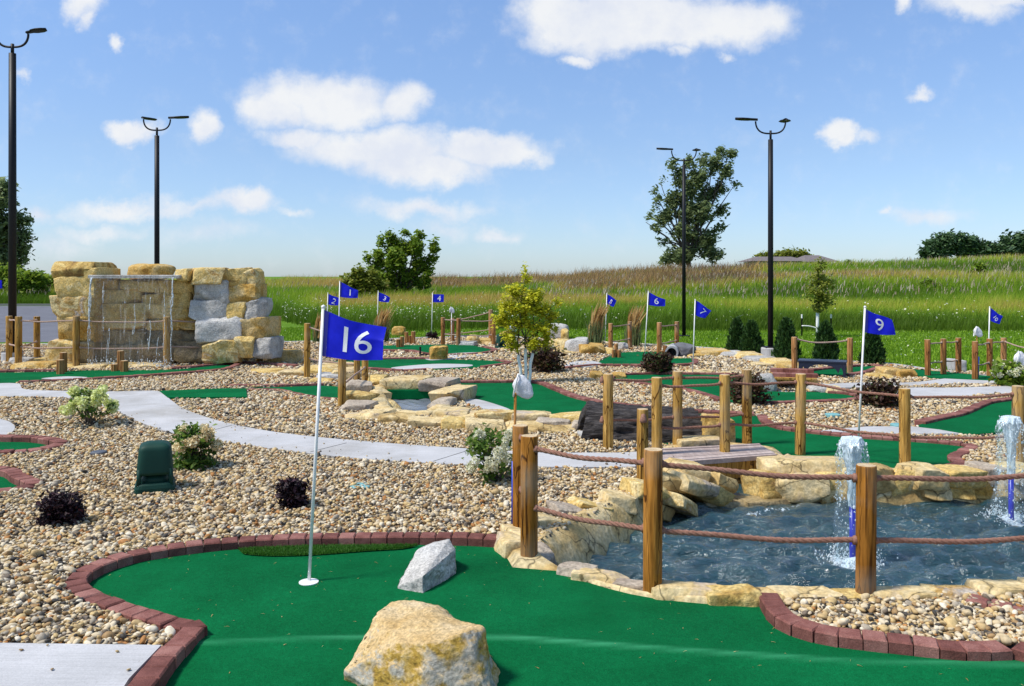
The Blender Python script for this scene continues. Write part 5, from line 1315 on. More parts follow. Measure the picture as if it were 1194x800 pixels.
# ------------------------------------------------------------------ lamp poles
def lamp(label, px, by, ty, prad, left_dir, right_dir, arm, conc=True, z=0.0, basew=.30):
    b = G(px, by, z); h = (by - ty) * b[1] / F
    t = thing('light_pole', label, 'light pole', b, 'black two-armed light poles')
    cb = .22 if conc else .05
    if conc: MB().lathe(b, [(basew * .62, -.3), (basew * .62, cb - .015), (basew * .58, cb)], n=28).build('footing', M['concrete'], t)
    MB().box(b + [0, 0, cb + .01], (.26, .26, .022), ch=.005).build('base_plate', M['black'], t)
    ah = arm * .82; ztop = h - ah - .06
    MB().tube([b + [0, 0, cb], b + [0, 0, h * .55], b + [0, 0, ztop - .12]], [prad, prad * .95, prad * .88], 16).tube([b + [0, 0, ztop - .13], b + [0, 0, ztop + .06]], prad * .42, 12).build('pole', M['black'], t, smooth=True)
    for sgn, (hx, hy) in ((-1, left_dir), (1, right_dir)):
        u = np.linspace(0, 1, 14); pts = []
        for q in u:
            a = q * math.pi / 2
            pts.append(b + [sgn * arm * math.sin(a) ** .9, 0, ztop + ah * (1 - math.cos(a)) ** 1.3])
        am = MB().tube(pts, prad * .30, 8).build('arm', M['black'], t, smooth=True)
        e = pts[-1] + [0, 0, .03]; hd = np.array([hx, hy, 0.0]); hd /= np.linalg.norm(hd); sd_ = np.array([-hd[1], hd[0], 0])
        Lh = .40
        prof = [(-.04, .035), (0, .055), (.08, .06), (.14, .11), (.26, .125), (.36, .09), (Lh, .03)]
        V, n = [], 10
        for s_, w_ in prof:
            for k in range(n):
                a = 2 * math.pi * k / n
                V.append(e + hd * s_ + sd_ * w_ * math.cos(a) + np.array([0, 0, (.030 if math.sin(a) > 0 else .018) * math.sin(a) + s_ * .06]))
        fs = [(i * n + k, i * n + (k + 1) % n, (i + 1) * n + (k + 1) % n, (i + 1) * n + k) for i in range(len(prof) - 1) for k in range(n)] + [tuple(range(n)), tuple((len(prof) - 1) * n + k for k in range(n))]
        hm = MB().add(np.array(V), fs).build('lamp_head', M['black'], am, smooth=True)
lamp('black lamp pole behind the waterfall fence, tallest in view', 14.5, 424, 36, .072, (-1, .1), (1, -.3), .30)
lamp('black lamp pole rising behind the stone waterfall', 183, 408, 136, .058, (.25, 1), (1, .1), .30)
lamp('black lamp pole standing in front of the leaning tree', 797.5, 394, 173, .052, (-1, .1), (.25, 1), .33, conc=False)
lamp('black lamp pole on a concrete footing between the conifers', 898.5, 418, 138, .055, (-1, .1), (.25, 1), .30)

# ------------------------------------------------------------------ plants
def leafquads(C, size, flat=.0, jit=.35, elong=1.6, up=.3):
    n = len(C); s = size * np.exp(rng.normal(0, jit, n))
    nrm = rng.normal(size=(n, 3)); nrm[:, 2] += up * 3 * np.sign(nrm[:, 2] + .3); nrm /= np.linalg.norm(nrm, axis=1)[:, None]
    a = rng.normal(size=(n, 3)); a -= (a * nrm).sum(1)[:, None] * nrm; a /= np.linalg.norm(a, axis=1)[:, None]
    b = np.cross(nrm, a)
    V = np.empty((n, 4, 3)); l = (s * elong / 2)[:, None]; w = (s / 2)[:, None]
    V[:, 0] = C - a * l; V[:, 1] = C + b * w + nrm * w * .25; V[:, 2] = C + a * l; V[:, 3] = C - b * w + nrm * w * .25
    return V.reshape(-1, 3), np.arange(n * 4).reshape(n, 4), rng.random(n)
def clump_pts(lobes, n, per, sig, shell=.5):
    ctr = np.array([l[0] for l in lobes]); rad = np.array([l[1] for l in lobes])
    wgt = np.prod(rad, 1) ** .75; wgt /= wgt.sum()
    k = rng.choice(len(lobes), n, p=wgt)
    d = rng.normal(size=(n, 3)); d /= np.linalg.norm(d, axis=1)[:, None]
    r = rng.uniform(0, 1, n) ** shell
    cc = ctr[k] + d * r[:, None] * rad[k]
    P = cc[:, None, :] + rng.normal(size=(n, per, 3)) * sig
    return cc, P.reshape(-1, 3)
def bend(p0, p1, n=7, wob=.06, drop=0.0):
    p0 = np.array(p0); p1 = np.array(p1); t = np.linspace(0, 1, n)[:, None]; L = np.linalg.norm(p1 - p0)
    P = p0 + (p1 - p0) * t; P += rng.normal(0, wob * L * .3, (n, 3)) * np.sin(t * np.pi); P[:, 2] += (np.sin(t[:, 0] * np.pi)) * L * .06 - drop * t[:, 0] ** 2
    return P
def tree(name, label, cat, base, lobes, leaf, bark, n, per, sig, lsize, tr, fork=.35, ntw=60, group=None, elong=1.6, limbs=True, wdrift=None):
    t = thing(name, label, cat, base, group)
    base = np.array(base); ctr = np.mean([l[0] for l in lobes], 0)
    cc, P = clump_pts(lobes, n, per, sig)
    if wdrift is not None: P += np.array(wdrift) * (rng.random(len(P)) * sig * 3)[:, None]
    f = base + (ctr - base) * fork
    mb = MB().tube(bend(base - [0, 0, .2], f, 8, .05), np.linspace(tr * 1.25, tr * .75, 8), 10)
    if limbs:
        for l in lobes:
            mb.tube(bend(f - (f - base) * rng.uniform(0, .3), l[0], 7, .12), np.linspace(tr * .45, tr * .10, 7), 6)
        for c in cc[rng.choice(len(cc), min(ntw, len(cc)), replace=False)]:
            l = min(lobes, key=lambda q: np.linalg.norm(q[0] - c)); mb.tube(bend(l[0], c, 5, .15), np.linspace(tr * .12, tr * .03, 5), 5)
    mb.build('trunk', bark, t, smooth=True)
    V, Fq, rr = leafquads(P, lsize, elong=elong)
    mesh('crown', V, Fq, leaf, t, rnd=rr)
    return t
def plobes(lst, d, ry=1.0, dj=.35):
    out = []
    for q in lst:
        px, py, r = q[:3]; rw = r * d / F; rz = (q[3] if len(q) > 3 else r) * d / F
        c = At(px, py, d); c[1] += rng.normal(0, dj) * rw
        out.append((c, np.array([rw, max(rw, rz) * ry, rz])))
    return out

D_ = 74.0
lob = plobes([(798, 225, 13, 16), (812, 250, 15), (795, 272, 16, 13), (818, 283, 17, 12), (790, 300, 20, 9), (812, 210, 10, 14), (830, 194, 9, 12), (843, 205, 8), (849, 182, 5, 8), (838, 180, 4, 7), (782, 235, 9, 12), (773, 256, 10), (762, 268, 6, 4), (753, 259, 3, 5), (824, 230, 12), (838, 222, 7), (788, 208, 6, 11),
              (781, 192, 4, 9), (770, 212, 3, 9), (764, 238, 4, 8), (760, 222, 2.5, 6), (838, 247, 6), (855, 218, 5, 2.5), (826, 299, 14, 9), (800, 245, 14, 16), (768, 282, 7, 4), (800, 192, 4, 9), (818, 190, 5, 9), (780, 304, 20, 6), (756, 250, 2.5, 4), (848, 198, 4, 6), (834, 268, 7, 5)], D_)
tree('leaning_tree', 'tall windblown tree leaning over the crest of the meadow', 'tree', (At(803, 320, D_)[0], D_, float(zt(At(803, 320, D_)[0], D_))), lob, M['leaf_dark'], M['bark'], 620, 24, .16, .15, .22, fork=.30, ntw=200, wdrift=(.8, 0, .7), elong=2.2)
D_ = 44.0
lob = plobes([(460, 286, 10), (487, 287, 7, 11), (504, 301, 6), (441, 297, 7), (446, 308, 7), (464, 303, 13), (490, 309, 10), (476, 322, 14, 9), (452, 323, 13, 9), (500, 317, 6), (429, 303, 3, 6), (493, 329, 8, 6), (455, 275, 4, 7), (472, 271, 3, 5), (490, 275, 3, 6), (507, 288, 3, 8), (445, 281, 3, 6), (465, 336, 14, 5), (474, 290, 6, 8), (436, 314, 6)], D_)
tree('maple_tree', 'round bushy green tree standing in the meadow behind the flags', 'tree', (At(470, 350, D_)[0], D_, float(zt(At(470, 350, D_)[0], D_))), lob, M['leaf_mid'], M['bark'], 480, 28, .10, .10, .10, fork=.22, ntw=140)
D_ = 42.0
lob = plobes([(415, 327, 8), (428, 328, 10), (406, 328, 5), (425, 337, 11, 9), (440, 336, 9), (432, 318, 5), (418, 318, 3, 5), (411, 338, 7)], D_)
tree('shrub_tree', 'yellow green bush growing at the foot of the round tree', 'bush', (At(425, 352, D_)[0], D_, float(zt(At(425, 352, D_)[0], D_))), lob, M['leaf_olive'], M['bark'], 180, 32, .13, .10, .05, fork=.3, ntw=50)
D_ = 62.0
lob = plobes([(5, 238, 13), (13, 256, 11), (0, 268, 16), (20, 276, 8), (12, 292, 14), (-4, 300, 18), (29, 271, 4), (28, 286, 5), (0, 225, 11), (12, 310, 12), (-15, 250, 14), (-18, 285, 18), (8, 220, 5, 9), (24, 300, 6), (30, 258, 4, 3)], D_)
tree('poplar_tree', 'dark poplar behind the tallest lamp pole', 'tree', (At(0, 345, D_)[0], D_, 0.3), lob, M['leaf_dark'], M['bark'], 300, 34, .24, .17, .25, fork=.3, ntw=80, elong=1.8)
D_ = 110.0
for lab, lst in (('clump of dark trees on the hill, the widest of the far trees', [(1090, 292, 10, 12), (1100, 286, 10, 12), (1113, 285, 10, 13), (1082, 296, 5, 8)]), ('dark tree with a flat crown on the far hilltop', [(1126, 288, 9, 11), (1135, 291, 9, 10), (1143, 294, 7, 8)]),
                 ('low dark tree between taller trees on the far hilltop', [(1156, 293, 8, 7), (1165, 294, 7, 7)]), ('tallest dark tree on the hilltop at the picture edge', [(1178, 287, 9, 12), (1190, 281, 9, 10), (1200, 285, 14, 14), (1185, 294, 10, 8), (1215, 290, 14, 14)])):
    lob = plobes(lst, D_); x = np.mean([l[0][0] for l in lob])
    tree('hilltop_tree', lab, 'tree', (x, D_, float(zt(x, D_)) - .3), lob, M['leaf_far'], M['bark'], 170, 34, .34, .28, .25, fork=.4, ntw=20, group='trees on the far hilltop')
D_ = 125.0
for lab, lst in (('small olive tree left of the distant house roof', [(886, 305, 6, 4), (893, 303, 6, 5)]), ('rounded olive tree rising behind the distant house', [(912, 301, 10, 5), (922, 298, 10, 5), (934, 300, 9, 5), (941, 304, 6, 4)])):
    lob = plobes(lst, D_); x = np.mean([l[0][0] for l in lob])
    tree('distant_tree', lab, 'tree', (x, D_, float(zt(x, D_)) - .3), lob, M['leaf_olive'], M['bark'], 110, 26, .34, .28, .2, fork=.4, ntw=10, group='trees around the distant house')
# distant house: only its roofs clear the hill
D_ = 118.0
c = At(935, 306, D_); gz = float(zt(c[0], D_))
t = thing('house', 'distant house with brown shingle roofs behind the hill crest', 'house', (c[0], D_, gz))
def gable(mb, x0, x1, y0, y1, ze, zr, o=.3):
    xm = (x0 + x1) / 2
    mb.add([(x0 - o, y0 - o, ze), (x1 + o, y0 - o, ze), (x1 + o, y1 + o, ze), (x0 - o, y1 + o, ze), (x0 + 1.2, (y0 + y1) / 2, zr), (x1 - 1.2, (y0 + y1) / 2, zr)], [(0, 1, 5, 4), (1, 2, 5), (2, 3, 4, 5), (3, 0, 4), (3, 2, 1, 0)])
w = MB(); w.box((c[0] - 1.0, D_ + 4, (gz - 1 + At(0, 305, D_)[2]) / 2), (10.0, 7, At(0, 305, D_)[2] - gz + 1)); w.build('wall', M['siding'], t)
mb = MB(); zE = At(0, 304.5, D_)[2]; gable(mb, c[0] - 6.5, c[0] + 1.0, D_, D_ + 8, zE, At(0, 298.5, D_)[2]); gable(mb, c[0] + .2, c[0] + 4.6, D_ - 1, D_ + 7, zE - .1, At(0, 297, D_)[2])
mb.build('roof', M['roof'], t)

# little yellow-green multi-stem tree with wrapped trunks
b = G(613, 449); D_ = b[1]
t = thing('young_tree', 'small lime green tree with three white wrapped stems', 'tree', b)
lob = plobes([(612, 325, 8, 9), (600, 342, 15, 10), (622, 345, 16, 10), (590, 358, 12, 9), (612, 360, 18, 10), (632, 362, 14, 10), (585, 372, 10, 7), (605, 378, 16, 9), (630, 383, 16, 9), (645, 368, 8, 6), (650, 352, 5, 5), (595, 392, 12, 7), (640, 397, 10, 8), (622, 400, 13, 8), (598, 403, 9, 5), (612, 312, 4, 5), (648, 384, 6, 5), (578, 380, 5, 4)], D_)
cc, P = clump_pts(lob, 420, 17, .030, .6)
V, Fq, rr = leafquads(P, .032, elong=1.35, up=.5); mesh('crown', V, Fq, M['leaf_lime'], t, rnd=rr)
mb, wr = MB(), []
for k, (bx, tx_, ty_) in enumerate(((609, 603, 405), (614, 612, 395), (617, 622, 402))):
    p0 = b + [(bx - 613) * D_ / F, rng.normal(0, .02), 0]; p1 = At(tx_, ty_, D_) + [0, rng.normal(0, .03), 0]
    st = bend(p0, p1, 9, .03); st[0, 2] = -.05
    mb.tube(st, np.linspace(.014, .011, 9), 8)
    for l in [lob[i] for i in range(k, len(lob), 3)]: mb.tube(bend(p1, l[0], 6, .12), np.linspace(.010, .003, 6), 6)
    wr.append(st[:7])
for c in cc[::4]: 
    l = min(lob, key=lambda q: np.linalg.norm(q[0] - c)); mb.tube(bend(l[0], c, 4, .12), np.linspace(.004, .0015, 4), 4)
mb.build('trunk', M['bark'], t, smooth=True)
for st in wr: MB().tube(st, .023, 12).build('trunk_wrap', M['wrap'], t, smooth=True)
# staked sapling on the lawn
b = G(953, 394); D_ = b[1]
t = thing('sapling', 'thin birch sapling tied between two black stakes on the lawn', 'tree', b)
lob = plobes([(955, 312, 7, 8), (950, 325, 11, 8), (962, 330, 11, 9), (948, 342, 10, 8), (960, 348, 11, 8), (955, 358, 9, 7)], D_)
cc, P = clump_pts(lob, 130, 12, .06, .6); V, Fq, rr = leafquads(P, .045); mesh('crown', V, Fq, M['leaf_olive'], t, rnd=rr)
mb = MB().tube(bend(b - [0, 0, .1], At(955, 312, D_), 9, .02), np.linspace(.03, .008, 9), 8)
for c in cc[::4]: mb.tube(bend(At(954, min(360, 322 + (H - c[2] + .15) * F / D_), D_), c, 4, .1), np.linspace(.008, .003, 4), 4)
mb.build('trunk', M['bark'], t, smooth=True)
MB().tube([b - [0, 0, .05], At(953.3, 362, D_)], .04, 12).build('trunk_wrap', M['wrap'], t, smooth=True)
for x in (935, 969): MB().tube([G(x, 393) - [0, 0, .1], At(x, 371, D_)], .02, 8).tube([At(x, 371, D_), At(x, 366.5, D_)], .022, 8, m=1).build('stake', [M['black'], M['wrap']], t)
MB().tube(bend(At(935, 380, D_), At(953, 383, D_), 8, 0), .018, 6).tube(bend(At(953, 383, D_), At(969, 380, D_), 8, 0), .018, 6).build('strap', M['wrap'], t, smooth=True)

def conifer(label, px, by, ty, w):
    b = G(px, by); d = b[1]; h = (by - ty) * d / F; r = w * d / F / 2
    t = thing('conifer', label, 'conifer', b, 'small dark conifers along the kerb')
    n = 5200; zz = rng.uniform(0, 1, n) ** 1.15; a = rng.uniform(0, 2 * np.pi, n)
    rad = r * (np.minimum(1, .82 + zz * 1.2)) * 1.08 * np.clip(1 - zz, 0, 1) ** .48 * (1 + .16 * np.sin(a * 5 + zz * 9) + .1 * np.sin(a * 11 - zz * 17))
    q = rad * rng.uniform(.45, 1.02, n) ** .5
    P = np.c_[b[0] + q * np.cos(a), d + q * np.sin(a), zz * h + .02 + rng.normal(0, .02, n)]
    s = .030 * np.exp(rng.normal(0, .3, n)); out = np.c_[np.cos(a) * .5, np.sin(a) * .5, np.full(n, .9)] + rng.normal(0, .35, (n, 3)); out /= np.linalg.norm(out, axis=1)[:, None]
    sd_ = np.cross(out, rng.normal(size=(n, 3))); sd_ /= np.linalg.norm(sd_, axis=1)[:, None]
    V = np.empty((n, 4, 3)); l = s[:, None] * 1.5; w_ = s[:, None] * .42
    V[:, 0] = P - out * l * .5; V[:, 1] = P + sd_ * w_; V[:, 2] = P + out * l; V[:, 3] = P - sd_ * w_
    mesh('foliage', V.reshape(-1, 3), np.arange(n * 4).reshape(n, 4), M['leaf_conifer'], t, rnd=rng.random(n))
    MB().tube([b - [0, 0, .05], b + [0, 0, h * .8]], [.03, .008], 7).build('trunk', M['bark'], t)
conifer('small conifer in front of its taller twin by the lamp footing', 859.5, 413, 374, 23)
conifer('pointed conifer just beside the lamp footing, paired with a smaller one', 876, 415, 377, 25)
conifer('conifer right behind the lone lamp footing and bench fence', 917, 421, 374, 28)
conifer('conifer in the middle of the sagging rope fence', 963, 422, 378, 26)
conifer('conifer behind the flag with the white 9', 1017.5, 427, 387, 26)

def shrub(name, label, px, by, w, h_px, leaf, n, lsize, heads=None, stems=True, group=None, sq=1.0, elong=1.7, cl=.30, low=.10, sstem=.006, hz=(.55, 1.0)):
    """leafy shrub; heads = (count, px radius, material) of flower heads"""
    b = G(px, by); d = b[1]; r = w * d / F / 2; h = h_px * d / F
    t = thing(name, label, 'shrub', b, group)
    nc = max(14, n // 26)
    a = rng.uniform(0, 2 * np.pi, nc); zz = rng.uniform(low, 1, nc); q = r * np.sqrt(rng.uniform(.05, 1, nc)) * np.sqrt(np.clip(1 - ((zz - .55) / .62) ** 2, .05, 1))
    cc = np.c_[b[0] + q * np.cos(a), d + q * np.sin(a) * .9, zz * h * .93]
    per = n // nc
    P = (cc[:, None] + rng.normal(size=(nc, per, 3)) * r * cl * [1, 1, .8]).reshape(-1, 3); P[:, 2] = np.abs(P[:, 2]) + .01
    V, Fq, rr = leafquads(P, lsize, elong=elong, up=.15); mesh('foliage', V, Fq, leaf, t, rnd=rr)
    mb = MB()
    for c in cc[::1 if stems else 3]: mb.tube(bend(b + [rng.normal(0, r * .12), rng.normal(0, r * .12), .0], c, 6, .10), np.linspace(sstem, sstem * .35, 6), 5)
    mb.build('stems', M['bark'], t, smooth=True)
    if heads:
        k, hr, hm = heads
        hr = hr * d / F
        for i in range(k):
            an = i * 2.39996 + rng.uniform(-.4, .4); z_ = hz[0] + (hz[1] - hz[0]) * ((i * .7548) % 1); qq = r * (1.04 - .25 * rng.random() ** 2) * math.sqrt(max(.06, 1 - (max(0, z_ - .45) / .60) ** 2))
            c = np.array([b[0] + qq * math.cos(an), d + qq * math.sin(an) - (.03 if i % 2 else 0), z_ * h * 1.04])
            m_ = 110; dv = rng.normal(size=(m_, 3)); dv /= np.linalg.norm(dv, axis=1)[:, None]
            s_ = hr * rng.uniform(.75, 1.2); P = c + dv * s_ * rng.uniform(.55, 1, (m_, 1)) * [1, 1, 1.0]
            V, Fq, rr = leafquads(P, hr * .42, elong=1.0, up=.1); mesh('flower_head', V, Fq, hm, t, rnd=rr)
    return t
shrub('hydrangea', 'airy lime flowered hydrangea on the pebbles beside the path', 104, 500, 54, 47, M['leaf_fresh'], 700, .024, (34, 5.4, M['petal_lime']), cl=.11, low=.3, sstem=.006, hz=(.45, 1.0))
shrub('hydrangea', 'bushy cream and peach flowered hydrangea next to the green speaker', 229, 550, 48, 52, M['leaf_fresh'], 1500, .024, (36, 5.8, M['petal_peach']), cl=.22)
shrub('hydrangea', 'white flowered hydrangea beside the stained fence post', 576, 566, 60, 64, M['leaf_fresh'], 900, .024, (36, 5.6, M['petal_white']), cl=.15, low=.2, hz=(.3, 1.0))
shrub('hydrangea', 'white blooming shrub by the far rope fence and net', 1176, 452, 34, 26, M['leaf_mid'], 1100, .045, (20, 3.8, M['petal']), cl=.25)
shrub('barberry', 'dark purple barberry on the pebbles below the brick corner', 70, 617, 46, 40, M['leaf_purple'], 2600, .016, elong=1.9, cl=.22)
shrub('barberry', 'small dark purple barberry near the flag pole', 342, 599, 32, 40, M['leaf_purple'], 1700, .017, elong=1.9, cl=.22)
shrub('barberry', 'russet shrub in front of the far wooden stumps', 766, 438, 30, 24, M['leaf_russet'], 1500, .032, cl=.24)
shrub('barberry', 'wide dark russet shrub behind the wrapped young tree', 637, 436, 40, 32, M['leaf_russet'], 2200, .032, cl=.24)
shrub('barberry', 'dark russet shrub behind two golden fence posts', 871, 474, 44, 34, M['leaf_russet'], 2000, .028, cl=.22)
shrub('barberry', 'dark red shrub beside the pole of flag 9', 1025, 478, 46, 32, M['leaf_russet'], 2200, .026, cl=.22)
shrub('barberry', 'tiny dark shrub at the foot of flag 4', 504, 397, 13, 8, M['leaf_purple'], 500, .03, cl=.25)
shrub('meadow_bush', 'dark green bush halfway up the meadow hill', 1143, 377, 26, 42, M['leaf_dark'], 1, .1) if False else None
for lab, px, d_, top, w in (('dark green bush growing halfway up the meadow hill', 1142, 46, 308, 22), ('thin weedy bush on the hill at the picture edge', 1179, 44, 330, 12), ('spiky dark weed near the hill crest under the house', 989, 58, 306, 5), ('small dark bush low on the hill slope', 1083, 40, 330, 26)):
    x = (px - CX) * d_ / F; z = float(zt(x, d_)); tz = At(px, top, d_)[2]; h = tz - z; r = w * d_ / F / 2
    lob = [((x + rng.normal(0, .2) * r, d_, z + h * q), np.array([r * (1.1 - q * .7), r * (1.1 - q * .7), h * .22])) for q in (.25, .5, .75, .9)]
    lob = [(np.array(a_), b_) for a_, b_ in lob]
    tree('meadow_bush', lab, 'bush', (x, d_, z), lob, M['leaf_mid'] if px != 989 else M['leaf_dark'], M['bark'], 70, 30, .10, .10, .03, fork=.2, ntw=20, group='bushes on the meadow hill')
for lab, px, d_, top, w in (('bright green thicket behind the car park kerb', 40, 52, 318, 44), ('tall green weeds behind the car park beside the tallest lamp', 8, 54, 312, 40), ('bushy green thicket next to the waterfall blocks', 58, 56, 322, 40)):
    x = (px - CX) * d_ / F; h = At(px, top, d_)[2]; r = w * d_ / F / 2
    lob = [(np.array([x + rng.normal(0, .4) * r, d_ + rng.normal(0, .3), h * q]), np.array([r * (1.1 - q * .5), r * .8, h * .2])) for q in (.2, .4, .6, .75, .85)]
    tree('thicket', lab, 'bush', (x, d_, 0), lob, M['leaf_mid'], M['bark'], 200, 30, .14, .12, .03, fork=.2, ntw=30, group='green thickets behind the car park')

def plume(label, px, by, ty, w):
    b = G(px, by); d = b[1]; h = (by - ty) * d / F; r = w * d / F / 2
    t = thing('plume_grass', label, 'ornamental grass', b, 'ornamental plume grasses')
    n = 700; P = np.c_[b[0] + rng.normal(0, r * .3, n), d + rng.normal(0, r * .3, n), np.zeros(n)]
    V, Ft = blades(P, h * .62, .02, .35, wdir=(.05, 0)); mesh('leaf_blades', V, Ft, M['leaf_dark'], t, rnd=np.repeat(rng.random(n), 3))
    n = 130; P = np.c_[b[0] + rng.normal(0, r * .25, n), d + rng.normal(0, r * .3, n), np.full(n, h * .25)]
    V, Ft = blades(P, h * .80, .045, .22, wdir=(.22, 0)); mesh('plumes', V, Ft, M['plume'], t, rnd=np.repeat(rng.random(n), 3))
plume('straw coloured plume grass beside flag 5', 694, 406, 363, 22)
plume('straw plume grass between flag 6 and two posts', 738, 406, 366, 22)
plume('straw plume grass beside flag 3', 444, 400, 365, 24)
plume('straw plume grass behind the crooked fence', 372, 401, 372, 18)
# ------------------------------------------------------------------ small built things
def speaker(label, px, by, wpx, hpx, rz=0.36):
    b = G(px, by); d = b[1]; w = wpx * d / F / 2; h = hpx * d / F
    c0 = b + [0, w * .9, .045]
    t = thing('garden_speaker', label, 'speaker', c0, 'green garden speakers')
    def sq(prof, p=6): return MB().lathe(c0, [(r_ * w, z_ * h) for r_, z_ in prof], n=56, p=p)
    def rotate(o):
        cz, sz = math.cos(rz), math.sin(rz)
        for v in o.data.vertices: v.co.x, v.co.y = v.co.x * cz - v.co.y * sz, v.co.x * sz + v.co.y * cz
    sq([(1.06, -.12), (1.05, .06), (1.0, .13), (.93, .165), (.0, .17)]).build('base', M['spk'], t, smooth=False)
    MB().lathe(c0, [(.84 * w, .16 * h), (.58 * w, .28 * h), (.30 * w, .37 * h), (.0, .38 * h)], n=32, p=2.6).build('diffuser_cone', M['spk'], t, smooth=True)
    hood = sq([(.80, .37), (.94, .335), (.935, .40), (.885, .62), (.835, .84), (.80, .90), (.70, .945), (.45, .985), (.0, 1.0)])
    hood = hood.build('hood', M['spk'], t, smooth=True)
    for sx in (-1, 1):
        for sy in (-1, 1):
            MB().tube([c0 + [sx * .82 * w, sy * .82 * w, .10 * h], c0 + [sx * .77 * w, sy * .77 * w, .46 * h]], .12 * w, 10).build('corner_leg', M['spk'], t, smooth=True)
    MB().lathe(c0 + [-.05 * w, -w * .95, .09 * h], [(.0, 0), (.006, .001), (.006, .008), (.0, .010)], n=12).build('bolt', M['bolt'], t)
    for ch in t.children: rotate(ch)
speaker('dark green garden speaker on the pebbles by the peach hydrangea', 173, 580, 43, 55)
speaker('far green garden speaker behind the lime green tree', 585, 409, 13, 17)

# bench
b0, b1 = G(931, 442), G(986, 444.5)
t = thing('bench', 'navy plastic bench with arched legs in front of the conifers', 'bench', (b0 + b1) / 2)
ax = (b1 - b0); Lb = np.linalg.norm(ax); ax /= Lb; ay = np.array([-ax[1], ax[0], 0]); hb = .30
def slabs(name, cols, y0, y1):
    mb = MB()
    for (ua, ub, z0a, z0b, z1) in cols:
        V = [b0 + ax * u * Lb + ay * y + np.array([0, 0, z * hb]) for y in (y0, y1) for u, z in ((ua, z0a), (ub, z0b), (ub, z1), (ua, z1))]
        mb.add(V, [(0, 1, 2, 3), (7, 6, 5, 4), (0, 4, 5, 1), (1, 5, 6, 2), (2, 6, 7, 3), (3, 7, 4, 0)])
    return mb.build(name, M['navy'], t)
slabs('seat', [(-.02, 1.02, .92, .92, 1.0)], -.01, .36)
def side(y0, y1):
    cols = []
    for f in (lambda u: u, lambda u: 1 - u):
        for ua, ub, za, zb in ((.0, .055, 0, 0), (.055, .10, .50, .72), (.10, .15, .72, .42), (.15, .20, .36, .56), (.20, .26, .56, .70), (.26, .36, .70, .79), (.36, .5, .79, .82)):
            p, q = (f(ua), za), (f(ub), zb)
            if p[0] > q[0]: p, q = q, p
            cols.append((p[0], q[0], p[1], q[1], .918))
    slabs('side_frame', cols, y0, y1)
    mb = MB()
    for f in (.165, .835):
        mb.tube([b0 + ax * f * Lb + ay * (y0 + y1) / 2 + np.array([0, 0, .42 * hb]), b0 + ax * (f - .05 if f < .5 else f + .05) * Lb + ay * (y0 + y1) / 2 + np.array([0, 0, 0])], .02, 8)
    for f in (0, 1): pass
side(.0, .04); side(.30, .34)

# footbridge
pts = {'ln': G(741, 546, .05), 'rn': G(906, 533, .05), 'lf': G(752, 527, .05), 'rf': G(885, 520.5, .05)}
t = thing('footbridge', 'low plank footbridge over the stream mouth with golden beams', 'footbridge', pts['rn'] * .5 + pts['ln'] * .5)
OFF[t.name][2] = 0; t.location.z = 0
np_ = 9; mb = MB()
A0, A1, B0, B1 = (pts[k][:2] for k in ('ln', 'rn', 'lf', 'rf'))
for k in range(np_):
    s0, s1 = k / np_ + .006, (k + 1) / np_ - .006
    q = [A0 + (B0 - A0) * s0, A1 + (B1 - A1) * s0, A1 + (B1 - A1) * s1, A0 + (B0 - A0) * s1]
    zt_ = .075 + rng.normal(0, .0015); zb = .035
    V = [(*p, zb) for p in q] + [(*p, zt_) for p in q]
    mb.add(V, [(3, 2, 1, 0), (0, 1, 5, 4), (1, 2, 6, 5), (2, 3, 7, 6), (3, 0, 4, 7), (4, 5, 6, 7)])
mb.build('deck', M['deck'], t)
for nm, (p, q) in (('beam', (A0, A1)), ('beam', (B0, B1))):
    mid = (p + q) / 2; L = np.linalg.norm(q - p); an = math.atan2(*(q - p)[::-1]); s_ = .03 if nm == 'beam' and p is A0 else -.03
    MB().box((mid[0], mid[1] + s_, -.035), (L * .98, .045, .14), an, ch=.004).build('beam', M['wood_gold'], t)

# small wooden tunnel carrying a brick course
c0, c1 = G(903, 456), G(951, 457.5)
t = thing('wooden_tunnel', 'small timber tunnel with brick topping over the middle green', 'tunnel', (c0 + c1) / 2)
ax = c1 - c0; L = np.linalg.norm(ax); an = math.atan2(ax[1], ax[0]); mid = (c0 + c1) / 2
def loc(u, v, z): return mid + np.array([math.cos(an) * u - math.sin(an) * v, math.sin(an) * u + math.cos(an) * v, z])
MB().box(loc(0, 0, .145), (L + .06, .05, .055), an, ch=.004).build('front_beam', M['wood_gold'], t)
MB().box(loc(0, .9, .145), (L + .06, .05, .055), an).build('rear_beam', M['wood_gold'], t)
MB().box(loc(L / 2 - .03, .05, .06), (.07, .06, .13), an).build('support', M['wood_gold'], t)
MB().box(loc(-L / 2 + .03, .05, .06), (.07, .06, .13), an).build('support', M['wood_gold'], t)
MB().box(loc(L / 2 - .02, .48, .06), (.05, .8, .13), an).build('side_wall', M['wood_dark'], t)
MB().box(loc(-L / 2 + .02, .48, .06), (.05, .8, .13), an).build('side_wall', M['wood_dark'], t)
MB().box(loc(0, .45, .185), (L + .04, .98, .025), an).build('roof_board', M['wood_gold'], t)
for r_ in range(2):
    mb = MB()
    for k in range(7): mb.box(loc(-L / 2 - .02 + (k + .5) * (L + .06) / 7, .12 + r_ * .62, .225), ((L + .06) / 7 * 1.0, .13, .055), an, ch=.006, r=rng.random())
    mb.build('brick_course', M['brick'], t)

